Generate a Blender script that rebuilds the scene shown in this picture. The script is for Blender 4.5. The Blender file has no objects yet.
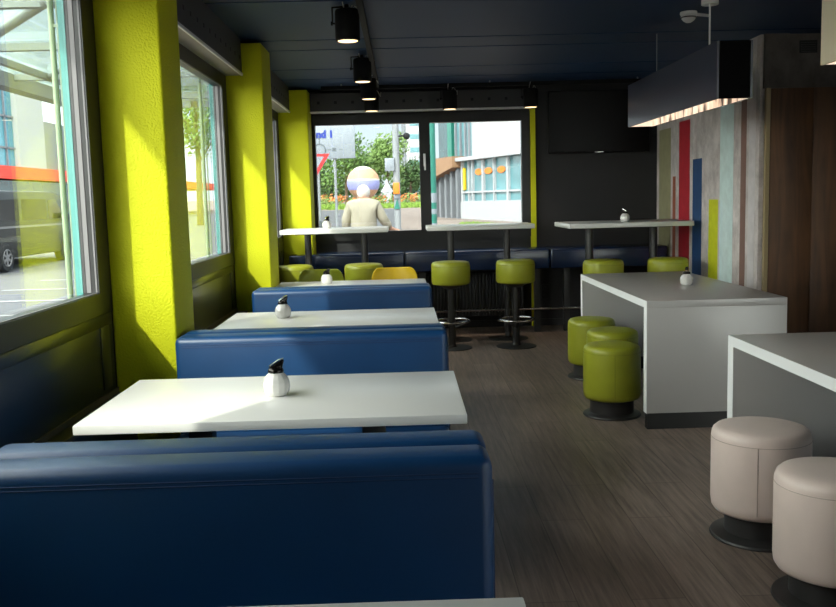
import bpy, bmesh, math, random
from mathutils import Vector, Matrix
random.seed(7)
SC = bpy.context.scene
COL = SC.collection
PI = math.pi

# ------------------------------------------------------------------ helpers
def lin(c):
    c = c / 255.0
    return c / 12.92 if c <= 0.04045 else ((c + 0.055) / 1.055) ** 2.4

def rgb(r, g, b):
    return (lin(r), lin(g), lin(b), 1.0)

class MB:
    """collects shapes into ONE mesh"""
    def __init__(self):
        self.bm = bmesh.new()
    def _merge(self, tb, mi=0, M=None, smooth=True):
        if M is not None:
            bmesh.ops.transform(tb, matrix=M, verts=tb.verts)
        for f in tb.faces:
            f.material_index = mi
            f.smooth = smooth
        me = bpy.data.meshes.new('tmp')
        tb.to_mesh(me); tb.free()
        self.bm.from_mesh(me)
        bpy.data.meshes.remove(me)
    def box(self, x0, x1, y0, y1, z0, z1, mi=0, bev=0.0, seg=2, M=None):
        tb = bmesh.new()
        bmesh.ops.create_cube(tb, size=1.0)
        S = Matrix.Translation(((x0+x1)/2, (y0+y1)/2, (z0+z1)/2)) @ Matrix.Diagonal((abs(x1-x0), abs(y1-y0), abs(z1-z0), 1))
        bmesh.ops.transform(tb, matrix=S, verts=tb.verts)
        if bev > 0:
            bmesh.ops.bevel(tb, geom=list(tb.edges), offset=bev, segments=seg, profile=0.5, affect='EDGES')
        self._merge(tb, mi, M)
        return self
    def lathe(self, prof, c=(0, 0, 0), n=32, mi=0, M=None):
        tb = bmesh.new()
        rings = []
        for r, z in prof:
            if r < 1e-6:
                rings.append([tb.verts.new((c[0], c[1], c[2]+z))])
            else:
                rings.append([tb.verts.new((c[0]+r*math.cos(2*PI*k/n), c[1]+r*math.sin(2*PI*k/n), c[2]+z)) for k in range(n)])
        for a, b in zip(rings[:-1], rings[1:]):
            if len(a) == 1 and len(b) == 1: continue
            for k in range(n):
                k2 = (k+1) % n
                if len(a) == 1: tb.faces.new((a[0], b[k2], b[k]))
                elif len(b) == 1: tb.faces.new((a[k], a[k2], b[0]))
                else: tb.faces.new((a[k], a[k2], b[k2], b[k]))
        if len(rings[0]) > 1: tb.faces.new(list(reversed(rings[0])))
        if len(rings[-1]) > 1: tb.faces.new(rings[-1])
        bmesh.ops.recalc_face_normals(tb, faces=tb.faces)
        self._merge(tb, mi, M)
        return self
    def tube(self, pts, r, n=10, mi=0, closed=False, caps=True, M=None):
        pts = [Vector(p) for p in pts]
        rs = r if isinstance(r, (list, tuple)) else [r]*len(pts)
        tb = bmesh.new(); rings = []
        N = len(pts); up = None
        for i, p in enumerate(pts):
            if closed: d = pts[(i+1) % N] - pts[i-1]
            elif i == 0: d = pts[1]-pts[0]
            elif i == N-1: d = pts[-1]-pts[-2]
            else: d = (pts[i+1]-pts[i]).normalized() + (pts[i]-pts[i-1]).normalized()
            d.normalize()
            if up is None:
                up = Vector((0, 0, 1)) if abs(d.z) < 0.9 else Vector((1, 0, 0))
            u = d.cross(up); 
            if u.length < 1e-5: u = d.cross(Vector((0, 1, 0)))
            u.normalize(); w = u.cross(d).normalized(); up = w
            rings.append([tb.verts.new(p + rs[i]*(math.cos(2*PI*k/n)*u + math.sin(2*PI*k/n)*w)) for k in range(n)])
        rng = range(N if closed else N-1)
        for i in rng:
            a, b = rings[i], rings[(i+1) % N]
            for k in range(n):
                tb.faces.new((a[k], a[(k+1) % n], b[(k+1) % n], b[k]))
        if caps and not closed:
            tb.faces.new(list(reversed(rings[0]))); tb.faces.new(rings[-1])
        bmesh.ops.recalc_face_normals(tb, faces=tb.faces)
        self._merge(tb, mi, M)
        return self
    def prism(self, poly, d0, d1, axis='Y', mi=0, M=None, bev=0.0):
        """poly in the two other axes, pushed from d0 to d1 along axis"""
        tb = bmesh.new()
        def P(a, b, d):
            return {'X': (d, a, b), 'Y': (a, d, b), 'Z': (a, b, d)}[axis]
        A = [tb.verts.new(P(a, b, d0)) for a, b in poly]
        B = [tb.verts.new(P(a, b, d1)) for a, b in poly]
        n = len(poly)
        tb.faces.new(A); tb.faces.new(list(reversed(B)))
        for k in range(n):
            tb.faces.new((A[k], B[k], B[(k+1) % n], A[(k+1) % n]))
        bmesh.ops.recalc_face_normals(tb, faces=tb.faces)
        if bev > 0:
            bmesh.ops.bevel(tb, geom=list(tb.edges), offset=bev, segments=2, profile=0.5, affect='EDGES')
        self._merge(tb, mi, M)
        return self
    def poly(self, pts, mi=0, smooth=False):
        f = self.bm.faces.new([self.bm.verts.new(p) for p in pts])
        f.material_index = mi; f.smooth = smooth
        return self
    def sphere(self, c, r, mi=0, n=16, sc=(1, 1, 1)):
        tb = bmesh.new()
        bmesh.ops.create_uvsphere(tb, u_segments=n, v_segments=max(6, n//2), radius=r)
        self._merge(tb, mi, Matrix.Translation(c) @ Matrix.Diagonal((sc[0], sc[1], sc[2], 1)))
        return self
    def build(self, name, mats, parent=None, loc=None, angle=38):
        me = bpy.data.meshes.new(name)
        self.bm.to_mesh(me); self.bm.free()
        if not isinstance(mats, (list, tuple)): mats = [mats]
        for m in mats: me.materials.append(m)
        try: me.set_sharp_from_angle(angle=math.radians(angle))
        except Exception: pass
        o = bpy.data.objects.new(name, me)
        COL.objects.link(o)
        if parent is not None: o.parent = parent
        if loc is not None: o.location = loc
        return o

def tag(o, label=None, cat=None, group=None, kind=None):
    if label: o['label'] = label
    if cat: o['category'] = cat
    if group: o['group'] = group
    if kind: o['kind'] = kind
    return o

def empty(name, loc=(0, 0, 0), rz=0.0, label=None, cat=None, group=None, kind=None):
    o = bpy.data.objects.new(name, None)
    COL.objects.link(o)
    o.location = loc; o.rotation_euler = (0, 0, rz); o.empty_display_size = 0.1
    return tag(o, label, cat, group, kind)

def copy_tree(o, parent=None):
    c = o.copy(); COL.objects.link(c)
    if parent is not None: c.parent = parent
    for ch in [x for x in KIDS.get(o.name, [])] or list(o.children):
        copy_tree(ch, c)
    return c
KIDS = {}

def dup(o, loc, rz=0.0, label=None, group=None):
    c = copy_tree(o)
    c.location = loc; c.rotation_euler = (0, 0, rz)
    if label: c['label'] = label
    if group: c['group'] = group
    return c

# ---------------------------------------------------------------- materials
def mat(name, col, rough=0.5, metal=0.0, spec=0.5, noise=None, bump=None, coat=0.0, emit=None, sheen=0.0):
    """noise=(scale, amount[, detail, stretch]) varies the colour; bump=(scale, strength, dist)"""
    m = bpy.data.materials.new(name); m.use_nodes = True
    nt = m.node_tree; b = nt.nodes['Principled BSDF']
    b.inputs['Base Color'].default_value = col
    b.inputs['Roughness'].default_value = rough
    b.inputs['Metallic'].default_value = metal
    b.inputs['Specular IOR Level'].default_value = spec
    if coat: b.inputs['Coat Weight'].default_value = coat; b.inputs['Coat Roughness'].default_value = 0.12
    if emit:
        b.inputs['Emission Color'].default_value = emit[0]; b.inputs['Emission Strength'].default_value = emit[1]
    tc = nt.nodes.new('ShaderNodeTexCoord')
    if noise:
        st = noise[3] if len(noise) > 3 else (1, 1, 1)
        mp = nt.nodes.new('ShaderNodeMapping'); mp.inputs['Scale'].default_value = st
        nt.links.new(tc.outputs['Object'], mp.inputs['Vector'])
        n = nt.nodes.new('ShaderNodeTexNoise'); n.inputs['Scale'].default_value = noise[0]
        n.inputs['Detail'].default_value = noise[2] if len(noise) > 2 else 4
        nt.links.new(mp.outputs['Vector'], n.inputs['Vector'])
        r = nt.nodes.new('ShaderNodeValToRGB')
        a = noise[1]
        r.color_ramp.elements[0].position = 0.3; r.color_ramp.elements[1].position = 0.7
        r.color_ramp.elements[0].color = tuple(max(0, c*(1-a)) for c in col[:3]) + (1,)
        r.color_ramp.elements[1].color = tuple(min(1, c*(1+a)) for c in col[:3]) + (1,)
        nt.links.new(n.outputs['Fac'], r.inputs['Fac'])
        nt.links.new(r.outputs['Color'], b.inputs['Base Color'])
    if bump:
        n2 = nt.nodes.new('ShaderNodeTexNoise'); n2.inputs['Scale'].default_value = bump[0]; n2.inputs['Detail'].default_value = 3
        nt.links.new(tc.outputs['Object'], n2.inputs['Vector'])
        bp = nt.nodes.new('ShaderNodeBump'); bp.inputs['Strength'].default_value = bump[1]; bp.inputs['Distance'].default_value = bump[2]
        nt.links.new(n2.outputs['Fac'], bp.inputs['Height'])
        nt.links.new(bp.outputs['Normal'], b.inputs['Normal'])
    return m

def glass_mat(name, tint, r0=0.06, glossy=1.0):
    m = bpy.data.materials.new(name); m.use_nodes = True
    nt = m.node_tree; nt.nodes.clear()
    out = nt.nodes.new('ShaderNodeOutputMaterial')
    tr = nt.nodes.new('ShaderNodeBsdfTransparent'); tr.inputs['Color'].default_value = tint
    gl = nt.nodes.new('ShaderNodeBsdfGlossy'); gl.inputs['Roughness'].default_value = 0.0
    gl.inputs['Color'].default_value = (0.97*glossy, 1.0*glossy, 0.98*glossy, 1)
    lw = nt.nodes.new('ShaderNodeLayerWeight'); lw.inputs['Blend'].default_value = 0.5
    p = nt.nodes.new('ShaderNodeMath'); p.operation = 'POWER'; p.inputs[1].default_value = 5.0
    q = nt.nodes.new('ShaderNodeMath'); q.operation = 'MULTIPLY_ADD'; q.inputs[1].default_value = 1-r0; q.inputs[2].default_value = r0
    mx = nt.nodes.new('ShaderNodeMixShader')
    nt.links.new(lw.outputs['Facing'], p.inputs[0]); nt.links.new(p.outputs[0], q.inputs[0])
    nt.links.new(q.outputs[0], mx.inputs['Fac']); nt.links.new(tr.outputs[0], mx.inputs[1]); nt.links.new(gl.outputs[0], mx.inputs[2])
    nt.links.new(mx.outputs[0], out.inputs['Surface'])
    return m

def floor_mat():
    m = bpy.data.materials.new('dark_oak_vinyl'); m.use_nodes = True
    nt = m.node_tree; b = nt.nodes['Principled BSDF']
    tc = nt.nodes.new('ShaderNodeTexCoord')
    mp = nt.nodes.new('ShaderNodeMapping'); mp.inputs['Rotation'].default_value = (0, 0, PI/2)
    nt.links.new(tc.outputs['Object'], mp.inputs['Vector'])
    br = nt.nodes.new('ShaderNodeTexBrick')
    br.inputs['Scale'].default_value = 1.0; br.inputs['Brick Width'].default_value = 1.22; br.inputs['Row Height'].default_value = 0.185
    br.inputs['Mortar Size'].default_value = 0.0022; br.inputs['Bias'].default_value = -0.1; br.offset = 0.37
    br.inputs['Color1'].default_value = rgb(134, 119, 110); br.inputs['Color2'].default_value = rgb(150, 134, 125); br.inputs['Mortar'].default_value = rgb(102, 90, 83)
    nt.links.new(mp.outputs['Vector'], br.inputs['Vector'])
    mp2 = nt.nodes.new('ShaderNodeMapping'); mp2.inputs['Scale'].default_value = (22, 1.1, 1)
    nt.links.new(tc.outputs['Object'], mp2.inputs['Vector'])
    n = nt.nodes.new('ShaderNodeTexNoise'); n.inputs['Scale'].default_value = 2.2; n.inputs['Detail'].default_value = 8; n.inputs['Roughness'].default_value = 0.65
    nt.links.new(mp2.outputs['Vector'], n.inputs['Vector'])
    r = nt.nodes.new('ShaderNodeValToRGB')
    r.color_ramp.elements[0].position = 0.32; r.color_ramp.elements[0].color = (0.36, 0.34, 0.33, 1)
    r.color_ramp.elements[1].position = 0.70; r.color_ramp.elements[1].color = (1.25, 1.2, 1.16, 1)
    nt.links.new(n.outputs['Fac'], r.inputs['Fac'])
    mx = nt.nodes.new('ShaderNodeMix'); mx.data_type = 'RGBA'; mx.blend_type = 'MULTIPLY'; mx.inputs[0].default_value = 0.85
    nt.links.new(br.outputs['Color'], mx.inputs[6]); nt.links.new(r.outputs['Color'], mx.inputs[7])
    nt.links.new(mx.outputs[2], b.inputs['Base Color'])
    rr = nt.nodes.new('ShaderNodeMapRange'); rr.inputs[3].default_value = 0.34; rr.inputs[4].default_value = 0.55
    nt.links.new(n.outputs['Fac'], rr.inputs[0]); nt.links.new(rr.outputs[0], b.inputs['Roughness'])
    bp = nt.nodes.new('ShaderNodeBump'); bp.inputs['Strength'].default_value = 0.25; bp.inputs['Distance'].default_value = 0.004
    nt.links.new(n.outputs['Fac'], bp.inputs['Height']); nt.links.new(bp.outputs['Normal'], b.inputs['Normal'])
    return m

def birch_mat():
    """lamp shade print: pale birch trunks with dark upright marks"""
    m = bpy.data.materials.new('birch_print'); m.use_nodes = True
    nt = m.node_tree; b = nt.nodes['Principled BSDF']
    tc = nt.nodes.new('ShaderNodeTexCoord')
    mp = nt.nodes.new('ShaderNodeMapping'); mp.inputs['Scale'].default_value = (0.6, 4.6, 1.1)
    nt.links.new(tc.outputs['Object'], mp.inputs['Vector'])
    n = nt.nodes.new('ShaderNodeTexNoise'); n.inputs['Scale'].default_value = 2.4; n.inputs['Detail'].default_value = 3
    nt.links.new(mp.outputs['Vector'], n.inputs['Vector'])
    r = nt.nodes.new('ShaderNodeValToRGB')
    e = r.color_ramp.elements
    e[0].position = 0.41; e[0].color = rgb(30, 22, 18)
    e[1].position = 0.46; e[1].color = rgb(205, 180, 158)
    x = e.new(0.62); x.color = rgb(238, 222, 205)
    nt.links.new(n.outputs['Fac'], r.inputs['Fac'])
    nt.links.new(r.outputs['Color'], b.inputs['Base Color'])
    nt.links.new(r.outputs['Color'], b.inputs['Emission Color'])
    b.inputs['Emission Strength'].default_value = LAMP_GLOW
    return m

def concrete_mat(name, c1, c2, scale=2.0):
    m = bpy.data.materials.new(name); m.use_nodes = True
    nt = m.node_tree; b = nt.nodes['Principled BSDF']; b.inputs['Roughness'].default_value = 0.75
    tc = nt.nodes.new('ShaderNodeTexCoord')
    n = nt.nodes.new('ShaderNodeTexNoise'); n.inputs['Scale'].default_value = scale; n.inputs['Detail'].default_value = 9; n.inputs['Roughness'].default_value = 0.7
    mp = nt.nodes.new('ShaderNodeMapping'); mp.inputs['Scale'].default_value = (2.0, 2.0, 1.5)
    nt.links.new(tc.outputs['Object'], mp.inputs['Vector']); nt.links.new(mp.outputs['Vector'], n.inputs['Vector'])
    r = nt.nodes.new('ShaderNodeValToRGB'); r.color_ramp.elements[0].position = 0.36; r.color_ramp.elements[1].position = 0.64
    r.color_ramp.elements[0].color = c1; r.color_ramp.elements[1].color = c2
    nt.links.new(n.outputs['Fac'], r.inputs['Fac']); nt.links.new(r.outputs['Color'], b.inputs['Base Color'])
    bp = nt.nodes.new('ShaderNodeBump'); bp.inputs['Strength'].default_value = 0.3; bp.inputs['Distance'].default_value = 0.01
    nt.links.new(n.outputs['Fac'], bp.inputs['Height']); nt.links.new(bp.outputs['Normal'], b.inputs['Normal'])
    return m

def wood_mat():
    m = bpy.data.materials.new('brown_door_wood'); m.use_nodes = True
    nt = m.node_tree; b = nt.nodes['Principled BSDF']; b.inputs['Roughness'].default_value = 0.5
    tc = nt.nodes.new('ShaderNodeTexCoord')
    mp = nt.nodes.new('ShaderNodeMapping'); mp.inputs['Scale'].default_value = (9, 9, 0.9)
    nt.links.new(tc.outputs['Object'], mp.inputs['Vector'])
    n = nt.nodes.new('ShaderNodeTexNoise'); n.inputs['Scale'].default_value = 1.6; n.inputs['Detail'].default_value = 7
    n.inputs['Distortion'].default_value = 0.7
    nt.links.new(mp.outputs['Vector'], n.inputs['Vector'])
    v = nt.nodes.new('ShaderNodeTexNoise'); v.inputs['Scale'].default_value = 2.6; v.inputs['Detail'].default_value = 2
    nt.links.new(tc.outputs['Object'], v.inputs['Vector'])
    mx0 = nt.nodes.new('ShaderNodeMath'); mx0.operation = 'MULTIPLY_ADD'; mx0.inputs[1].default_value = 0.6
    hlf = nt.nodes.new('ShaderNodeMath'); hlf.operation = 'MULTIPLY'; hlf.inputs[1].default_value = 0.4
    nt.links.new(v.outputs['Fac'], hlf.inputs[0]); nt.links.new(n.outputs['Fac'], mx0.inputs[0]); nt.links.new(hlf.outputs[0], mx0.inputs[2])
    r = nt.nodes.new('ShaderNodeValToRGB')
    r.color_ramp.elements[0].position = 0.34; r.color_ramp.elements[0].color = rgb(58, 37, 22)
    r.color_ramp.elements[1].position = 0.62; r.color_ramp.elements[1].color = rgb(106, 72, 44)
    nt.links.new(mx0.outputs[0], r.inputs['Fac']); nt.links.new(r.outputs['Color'], b.inputs['Base Color'])
    return m

LAMP_GLOW = 0.17
SKY_LO, SKY_HI = 0.50, 2.3
M = {}
M['floor'] = floor_mat()
M['ceiling'] = mat('navy_ceiling', rgb(20, 50, 84), 0.6, spec=0.3)
M['groove'] = mat('ceiling_groove', rgb(14, 18, 24), 0.8)
M['black_wall'] = mat('charcoal_wall', rgb(38, 38, 40), 0.7, bump=(60, 0.08, 0.003))
M['black_frame'] = mat('black_frame', rgb(26, 26, 27), 0.42)
M['black_panel'] = mat('black_gloss_panel', rgb(32, 32, 28), 0.3, noise=(5, 0.15), coat=0.25)
M['lime_wall'] = mat('lime_textured_paint', rgb(198, 201, 20), 0.62, bump=(110, 0.75, 0.006), spec=0.3)
M['lime_dull'] = M['lime_wall']
M['valance'] = mat('grey_blind_box', rgb(54, 54, 56), 0.5)
M['valance_under'] = mat('blind_box_underside', rgb(150, 148, 140), 0.6)
M['alu'] = mat('aluminium', rgb(205, 205, 205), 0.3, metal=0.9)
M['edge_white'] = mat('pale_edge_strip', rgb(225, 225, 225), 0.4)
M['alu_light'] = mat('pale_aluminium', rgb(118, 116, 118), 0.45)
M['white_lam'] = mat('white_laminate', rgb(208, 207, 204), 0.3, noise=(3, 0.02))
M['grey_lam'] = mat('grey_laminate', rgb(150, 158, 166), 0.35)
M['counter'] = mat('counter_grey_laminate', rgb(172, 169, 167), 0.28, noise=(3, 0.02))
M['edge'] = mat('white_edge_band', rgb(238, 238, 238), 0.45)
M['blue'] = mat('blue_leatherette', rgb(9, 54, 96), 0.42, noise=(6, 0.08), bump=(140, 0.12, 0.002), spec=0.45)
M['blue_shaded'] = mat('shaded_blue_leatherette', rgb(12, 34, 68), 0.27, noise=(6, 0.08), bump=(140, 0.12, 0.002), spec=0.7)  # same blue leather, darkened in colour for the weaker light at the back
M['blue_seam'] = mat('blue_seam', rgb(16, 42, 84), 0.6)
M['lime_leather'] = mat('olive_lime_leatherette', rgb(152, 156, 40), 0.4, noise=(8, 0.06), bump=(160, 0.12, 0.002))
M['lime_seam'] = mat('olive_seam', rgb(132, 137, 30), 0.6)
M['beige_leather'] = mat('stone_leatherette', rgb(230, 210, 201), 0.42, noise=(8, 0.04), bump=(160, 0.14, 0.002))
M['beige_seam'] = mat('stone_seam', rgb(186, 164, 152), 0.6)
M['dark_metal'] = mat('dark_metal', rgb(58, 57, 57), 0.42, metal=0.35)
M['pedestal'] = mat('black_pedestal', rgb(30, 30, 30), 0.5)
M['chrome'] = mat('chrome', rgb(215, 215, 215), 0.13, metal=1.0)
M['black_chrome'] = mat('black_chrome', rgb(40, 38, 36), 0.15, metal=0.8)
M['jar'] = mat('white_sugar_glass', rgb(206, 204, 200), 0.1, coat=0.6)
M['yellow_shell'] = mat('yellow_chair_shell', rgb(222, 186, 24), 0.45)
M['olive_shell'] = mat('olive_chair_shell', rgb(150, 158, 34), 0.45)
M['lamp_side'] = mat('lamp_navy_side', rgb(44, 48, 64), 0.35, coat=0.3)
M['lamp_end'] = mat('lamp_black_end', rgb(8, 8, 9), 0.9, spec=0.1)
M['cream'] = mat('cream_lamp_side', rgb(240, 228, 196), 0.5)
M['birch'] = birch_mat()
M['tube_glow'] = mat('light_tube_glow', rgb(255, 236, 210), 0.4, emit=(rgb(255, 230, 200), 0.9))
M['white_plastic'] = mat('white_plastic', rgb(232, 232, 232), 0.4)
M['spot_can'] = mat('spot_black', rgb(9, 9, 10), 0.7, spec=0.2)
M['spot_glow'] = mat('warm_lamp_lens', rgb(255, 235, 200), 0.4, emit=(rgb(255, 214, 160), 0.55))
M['wire'] = mat('pale_cable', rgb(190, 190, 186), 0.5)
M['tv'] = mat('tv_black', rgb(8, 8, 9), 0.5, spec=0.2)
M['screen'] = mat('tv_screen', rgb(9, 9, 10), 0.35, spec=0.15)
M['concrete'] = concrete_mat('fair_faced_concrete', rgb(168, 160, 157), rgb(214, 206, 203), 2.4)
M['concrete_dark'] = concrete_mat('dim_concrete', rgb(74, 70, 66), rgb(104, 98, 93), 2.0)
M['wood'] = wood_mat()
M['door_edge'] = mat('brass_door_edge', rgb(150, 132, 96), 0.5)
M['vent'] = mat('vent_black', rgb(24, 24, 24), 0.6)
M['radiator'] = mat('dark_radiator', rgb(52, 53, 55), 0.45)
M['outlet'] = mat('black_outlet', rgb(20, 20, 20), 0.4)
for nm, c in dict(s_olive=(150, 146, 112), s_orange=(160, 86, 62), s_red=(172, 32, 46), s_blue=(30, 66, 110), s_lime=(200, 204, 30),
                  s_mint=(206, 226, 224), s_brown=(128, 98, 88), s_grey=(200, 195, 195)).items():
    M[nm] = mat('stripe_' + nm[2:], rgb(*c), 0.65, noise=(14, 0.08))
M['glass_tinted'] = glass_mat('tinted_street_glass', (0.62, 0.655, 0.65, 1), 0.05)
M['glass'] = glass_mat('window_glass', (0.90, 0.94, 0.92, 1), 0.10)
# outside
M['teal'] = mat('teal_jamb', rgb(70, 150, 145), 0.4)
M['guide'] = mat('pale_green_rail', rgb(128, 146, 118), 0.45)
M['paving'] = mat('pink_paving', rgb(126, 112, 104), 0.85, noise=(3, 0.12))
M['asphalt'] = mat('asphalt', rgb(86, 86, 90), 0.9, noise=(5, 0.10))
M['road_paint'] = mat('road_paint', rgb(150, 150, 150), 0.8)
M['grass'] = mat('grass', rgb(120, 150, 60), 0.9, noise=(5, 0.25))
M['leaf1'] = mat('leaf_green', rgb(96, 128, 62), 0.7, noise=(1.2, 0.35))
M['leaf2'] = mat('leaf_olive', rgb(118, 146, 78), 0.7, noise=(1.2, 0.35))
M['leaf3'] = mat('leaf_dark', rgb(70, 98, 52), 0.7, noise=(1.2, 0.35))
M['bark'] = mat('bark', rgb(92, 76, 60), 0.9, noise=(6, 0.2))
M['orange_flower'] = mat('orange_blossom', rgb(214, 128, 70), 0.7)
M['sign_white'] = mat('sign_white', rgb(140, 147, 156), 0.5)
M['sign_blue'] = mat('sign_blue', rgb(14, 50, 150), 0.5)
M['sign_grey'] = mat('sign_grey', rgb(84, 92, 104), 0.5)
M['sign_red'] = mat('sign_red', rgb(200, 40, 50), 0.5)
M['post_grey'] = mat('post_grey', rgb(140, 144, 148), 0.5)
M['pole_green'] = mat('pole_green', rgb(40, 118, 104), 0.45)
M['globe_peach'] = mat('globe_peach', rgb(206, 158, 124), 0.5)
M['globe_lav'] = mat('globe_lavender', rgb(150, 152, 205), 0.5)
M['globe_pale'] = mat('globe_pale', rgb(206, 206, 190), 0.5)
M['bld_white'] = mat('facade_white', rgb(172, 174, 178), 0.6)
M['bld_grey'] = mat('facade_grey', rgb(122, 126, 132), 0.6)
M['bld_brown'] = mat('soffit_brown', rgb(150, 116, 88), 0.7)
M['bld_glass'] = mat('facade_glass', rgb(96, 142, 150), 0.12, noise=(0.5, 0.25))
M['bld_glass_dark'] = mat('facade_glass_dark', rgb(40, 72, 78), 0.12, noise=(0.5, 0.3))
M['teal_glass'] = mat('teal_curtain_wall', rgb(84, 150, 164), 0.1, noise=(0.25, 0.3))
M['red_fascia'] = mat('red_fascia', rgb(250, 64, 48), 0.5)
M['orange_disc'] = mat('orange_disc', rgb(232, 130, 40), 0.5)
M['van'] = mat('van_black', rgb(24, 25, 28), 0.4)
M['van_glass'] = mat('van_glass', rgb(22, 26, 30), 0.08)
M['tyre'] = mat('tyre', rgb(24, 24, 24), 0.85)
M['canopy_steel'] = mat('canopy_steel', rgb(122, 126, 122), 0.5)
M['canopy_glass'] = glass_mat('canopy_glass', (0.82, 0.88, 0.88, 1), 0.05)
M['jacket'] = mat('beige_jacket', rgb(166, 158, 140), 0.85, noise=(10, 0.08))
M['skin'] = mat('skin', rgb(202, 152, 126), 0.55)
M['hair'] = mat('white_hair', rgb(222, 218, 212), 0.8)
M['trousers'] = mat('dark_trousers', rgb(70, 72, 80), 0.85)
M['shoe'] = mat('dark_shoe', rgb(40, 36, 34), 0.6)
M['overhang'] = mat('facade_slab', rgb(120, 120, 118), 0.8)

# ------------------------------------------------------------------- room
CEIL = 2.50
XL = -1.20          # inner face of the window wall
YB = 9.45           # back wall
XR = 2.68           # striped wall
b = MB(); b.box(-1.35, 4.4, -2.6, 9.6, -0.12, 0.0); tag(b.build('floor', M['floor']), kind='structure')

b = MB()
gro = [-2.6, -1.6, -0.2, 1.2, 2.6, 4.0, 5.3, 6.55, 6.97, 7.97, 8.60, 9.6]
for a, c in zip(gro[:-1], gro[1:]):
    b.box(-1.35, 4.4, a+0.013, c-0.013, CEIL, CEIL+0.03, 0)
b.box(-1.35, 4.4, -2.6, 9.6, CEIL+0.03, CEIL+0.13, 1)
tag(b.build('ceiling', [M['ceiling'], M['groove']]), kind='structure')

# window wall with pillars
PIL = [(-1.80, -1.45), (0.96, 1.29), (3.69, 4.02), (6.42, 6.84), (9.10, YB)]
b = MB()
b.box(-1.29, XL, -2.6, 9.6, 0.0, 0.62)
b.box(-1.29, XL, -2.6, 9.6, 2.26, CEIL)
for y0, y1 in PIL: b.box(-1.29, XL, y0, min(y1, 9.6), 0.62, 2.26)
b.box(-1.29, XL, -2.6, 0.96, 0.62, 2.26)
tag(b.build('wall_left', M['black_wall']), kind='structure')
for i, (y0, y1) in enumerate(PIL):
    xr = -0.94 if i < 4 else -0.90
    p = MB(); p.box(XL, xr, y0, y1, 0.0, CEIL-0.03, bev=0.012, seg=3)
    tag(p.build('pillar', M['lime_wall']), kind='structure')

def side_window(n, y0, y1):
    root = empty('window_%d' % n, (0, 0, 0), kind='structure')
    f = MB(); fw = 0.146
    X0, X1 = -1.257, XL+0.005
    f.box(X0, X1, y0, y0+fw, 0.94, 2.26); f.box(X0, X1, y1-fw, y1, 0.94, 2.26)
    f.box(X0, X1, y0+fw, y1-fw, 0.94, 1.025); f.box(X0, X1, y0+fw, y1-fw, 2.165, 2.26)
    f.build('window_frame', M['black_frame'], root)
    a = MB()
    for xa, xb in ((-1.243, -1.226), (-1.208, -1.202)):
        a.box(xa, xb, y1-fw-0.003, y1-fw, 1.03, 2.165)
    a.box(XL-0.008, XL-0.002, y0+fw, y1-fw, 1.025, 1.029)
    a.box(XL-0.008, XL-0.002, y0+fw, y1-fw, 2.161, 2.165)
    a.build('glazing_bead', M['alu_light'], root)
    g = MB(); g.box(-1.254, -1.246, y0+fw-0.01, y1-fw+0.01, 1.02, 2.17); g.build('window_pane', M['glass'], root)
    t = MB(); t.box(-1.283, -1.258, y1-fw-0.004, y1-0.002, 1.0, 2.2); t.box(-1.283, -1.258, y0+0.002, y0+fw+0.004, 1.0, 2.2)
    t.build('outer_jamb', M['teal'], root)
    k = MB(); k.box(-1.28, XL, y0, y1, 0.62, 0.94)
    k.box(XL, XL+0.006, y0+0.01, y1-0.02, 0.89, 0.937, bev=0.002)
    k.box(XL, XL+0.006, y1-0.16, y1-0.06, 0.64, 0.89, bev=0.002)
    k.box(XL, XL+0.006, y0+0.06, y0+0.16, 0.64, 0.89, bev=0.002)
    k.build('window_panel', M['black_panel'], root)
    r = MB(); r.tube([(-1.40, y1+0.10, 0.6), (-1.40, y1+0.10, 2.6)], 0.012)
    r.tube([(-1.375, y1+0.10, 0.6), (-1.375, y1+0.10, 2.6)], 0.005)
    for z in (0.9, 2.1): r.box(-1.40, -1.29, y1+0.094, y1+0.106, z-0.006, z+0.006)
    r.build('blind_rail', M['guide'], root)
    return root
for n, (y0, y1) in enumerate([(1.29, 3.69), (4.02, 6.42), (6.84, 9.10)], 1):
    side_window(n, y0, y1)

# low ledge along the window wall
LEDGE = [(1.29, 3.69), (4.02, 6.42), (6.84, 8.4)]
for i, (y0, y1) in enumerate(LEDGE):
    l = MB(); l.box(XL, XL+0.075, y0, y1, 0.0, 0.60, 0)
    l.box(XL+0.068, XL+0.08, y0, y1, 0.588, 0.604, 1); l.box(XL+0.002, XL+0.010, y0, y1, 0.60, 0.622, 1)
    tag(l.build('trim_%d' % (i+1), [M['black_frame'], mat('brown_trim_%d' % i, rgb(86, 74, 56), 0.5)]), kind='structure')

# blind boxes under the ceiling
def blind_box(y0, y1, label):
    o = empty('blind_box', (XL, (y0+y1)/2, 2.25), label=label, cat='blind box', group='grey blind boxes over the windows')
    h = (y1-y0)/2 - 0.002
    k = MB(); k.box(0, 0.12, -h, h, 0.012, CEIL-0.006-2.25, 0)
    nh = int((y1-y0)/0.16)
    for j in range(nh):
        yy = -h + (j+0.5)*2*h/nh
        k.box(0.1195, 0.1215, yy-0.012, yy+0.012, 0.10, 0.125, 1)
    k.build('casing', [M['valance'], M['groove']], o)
    u = MB(); u.box(0.0, 0.114, -h, h, 0.0, 0.012); u.build('underside', M['valance_under'], o)
    e = MB(); e.box(0.114, 0.126, -h, h, -0.004, 0.014); e.build('edge_strip', M['edge_white'], o)
    return o
blind_box(1.29, 3.69, 'grey perforated blind box over the large window beside the first table')
blind_box(4.02, 6.42, 'grey perforated blind box between the two lime pillars, above the second window')
blind_box(6.84, 9.10, 'short stretch of grey perforated blind box ending at the corner lime pillar')

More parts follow.
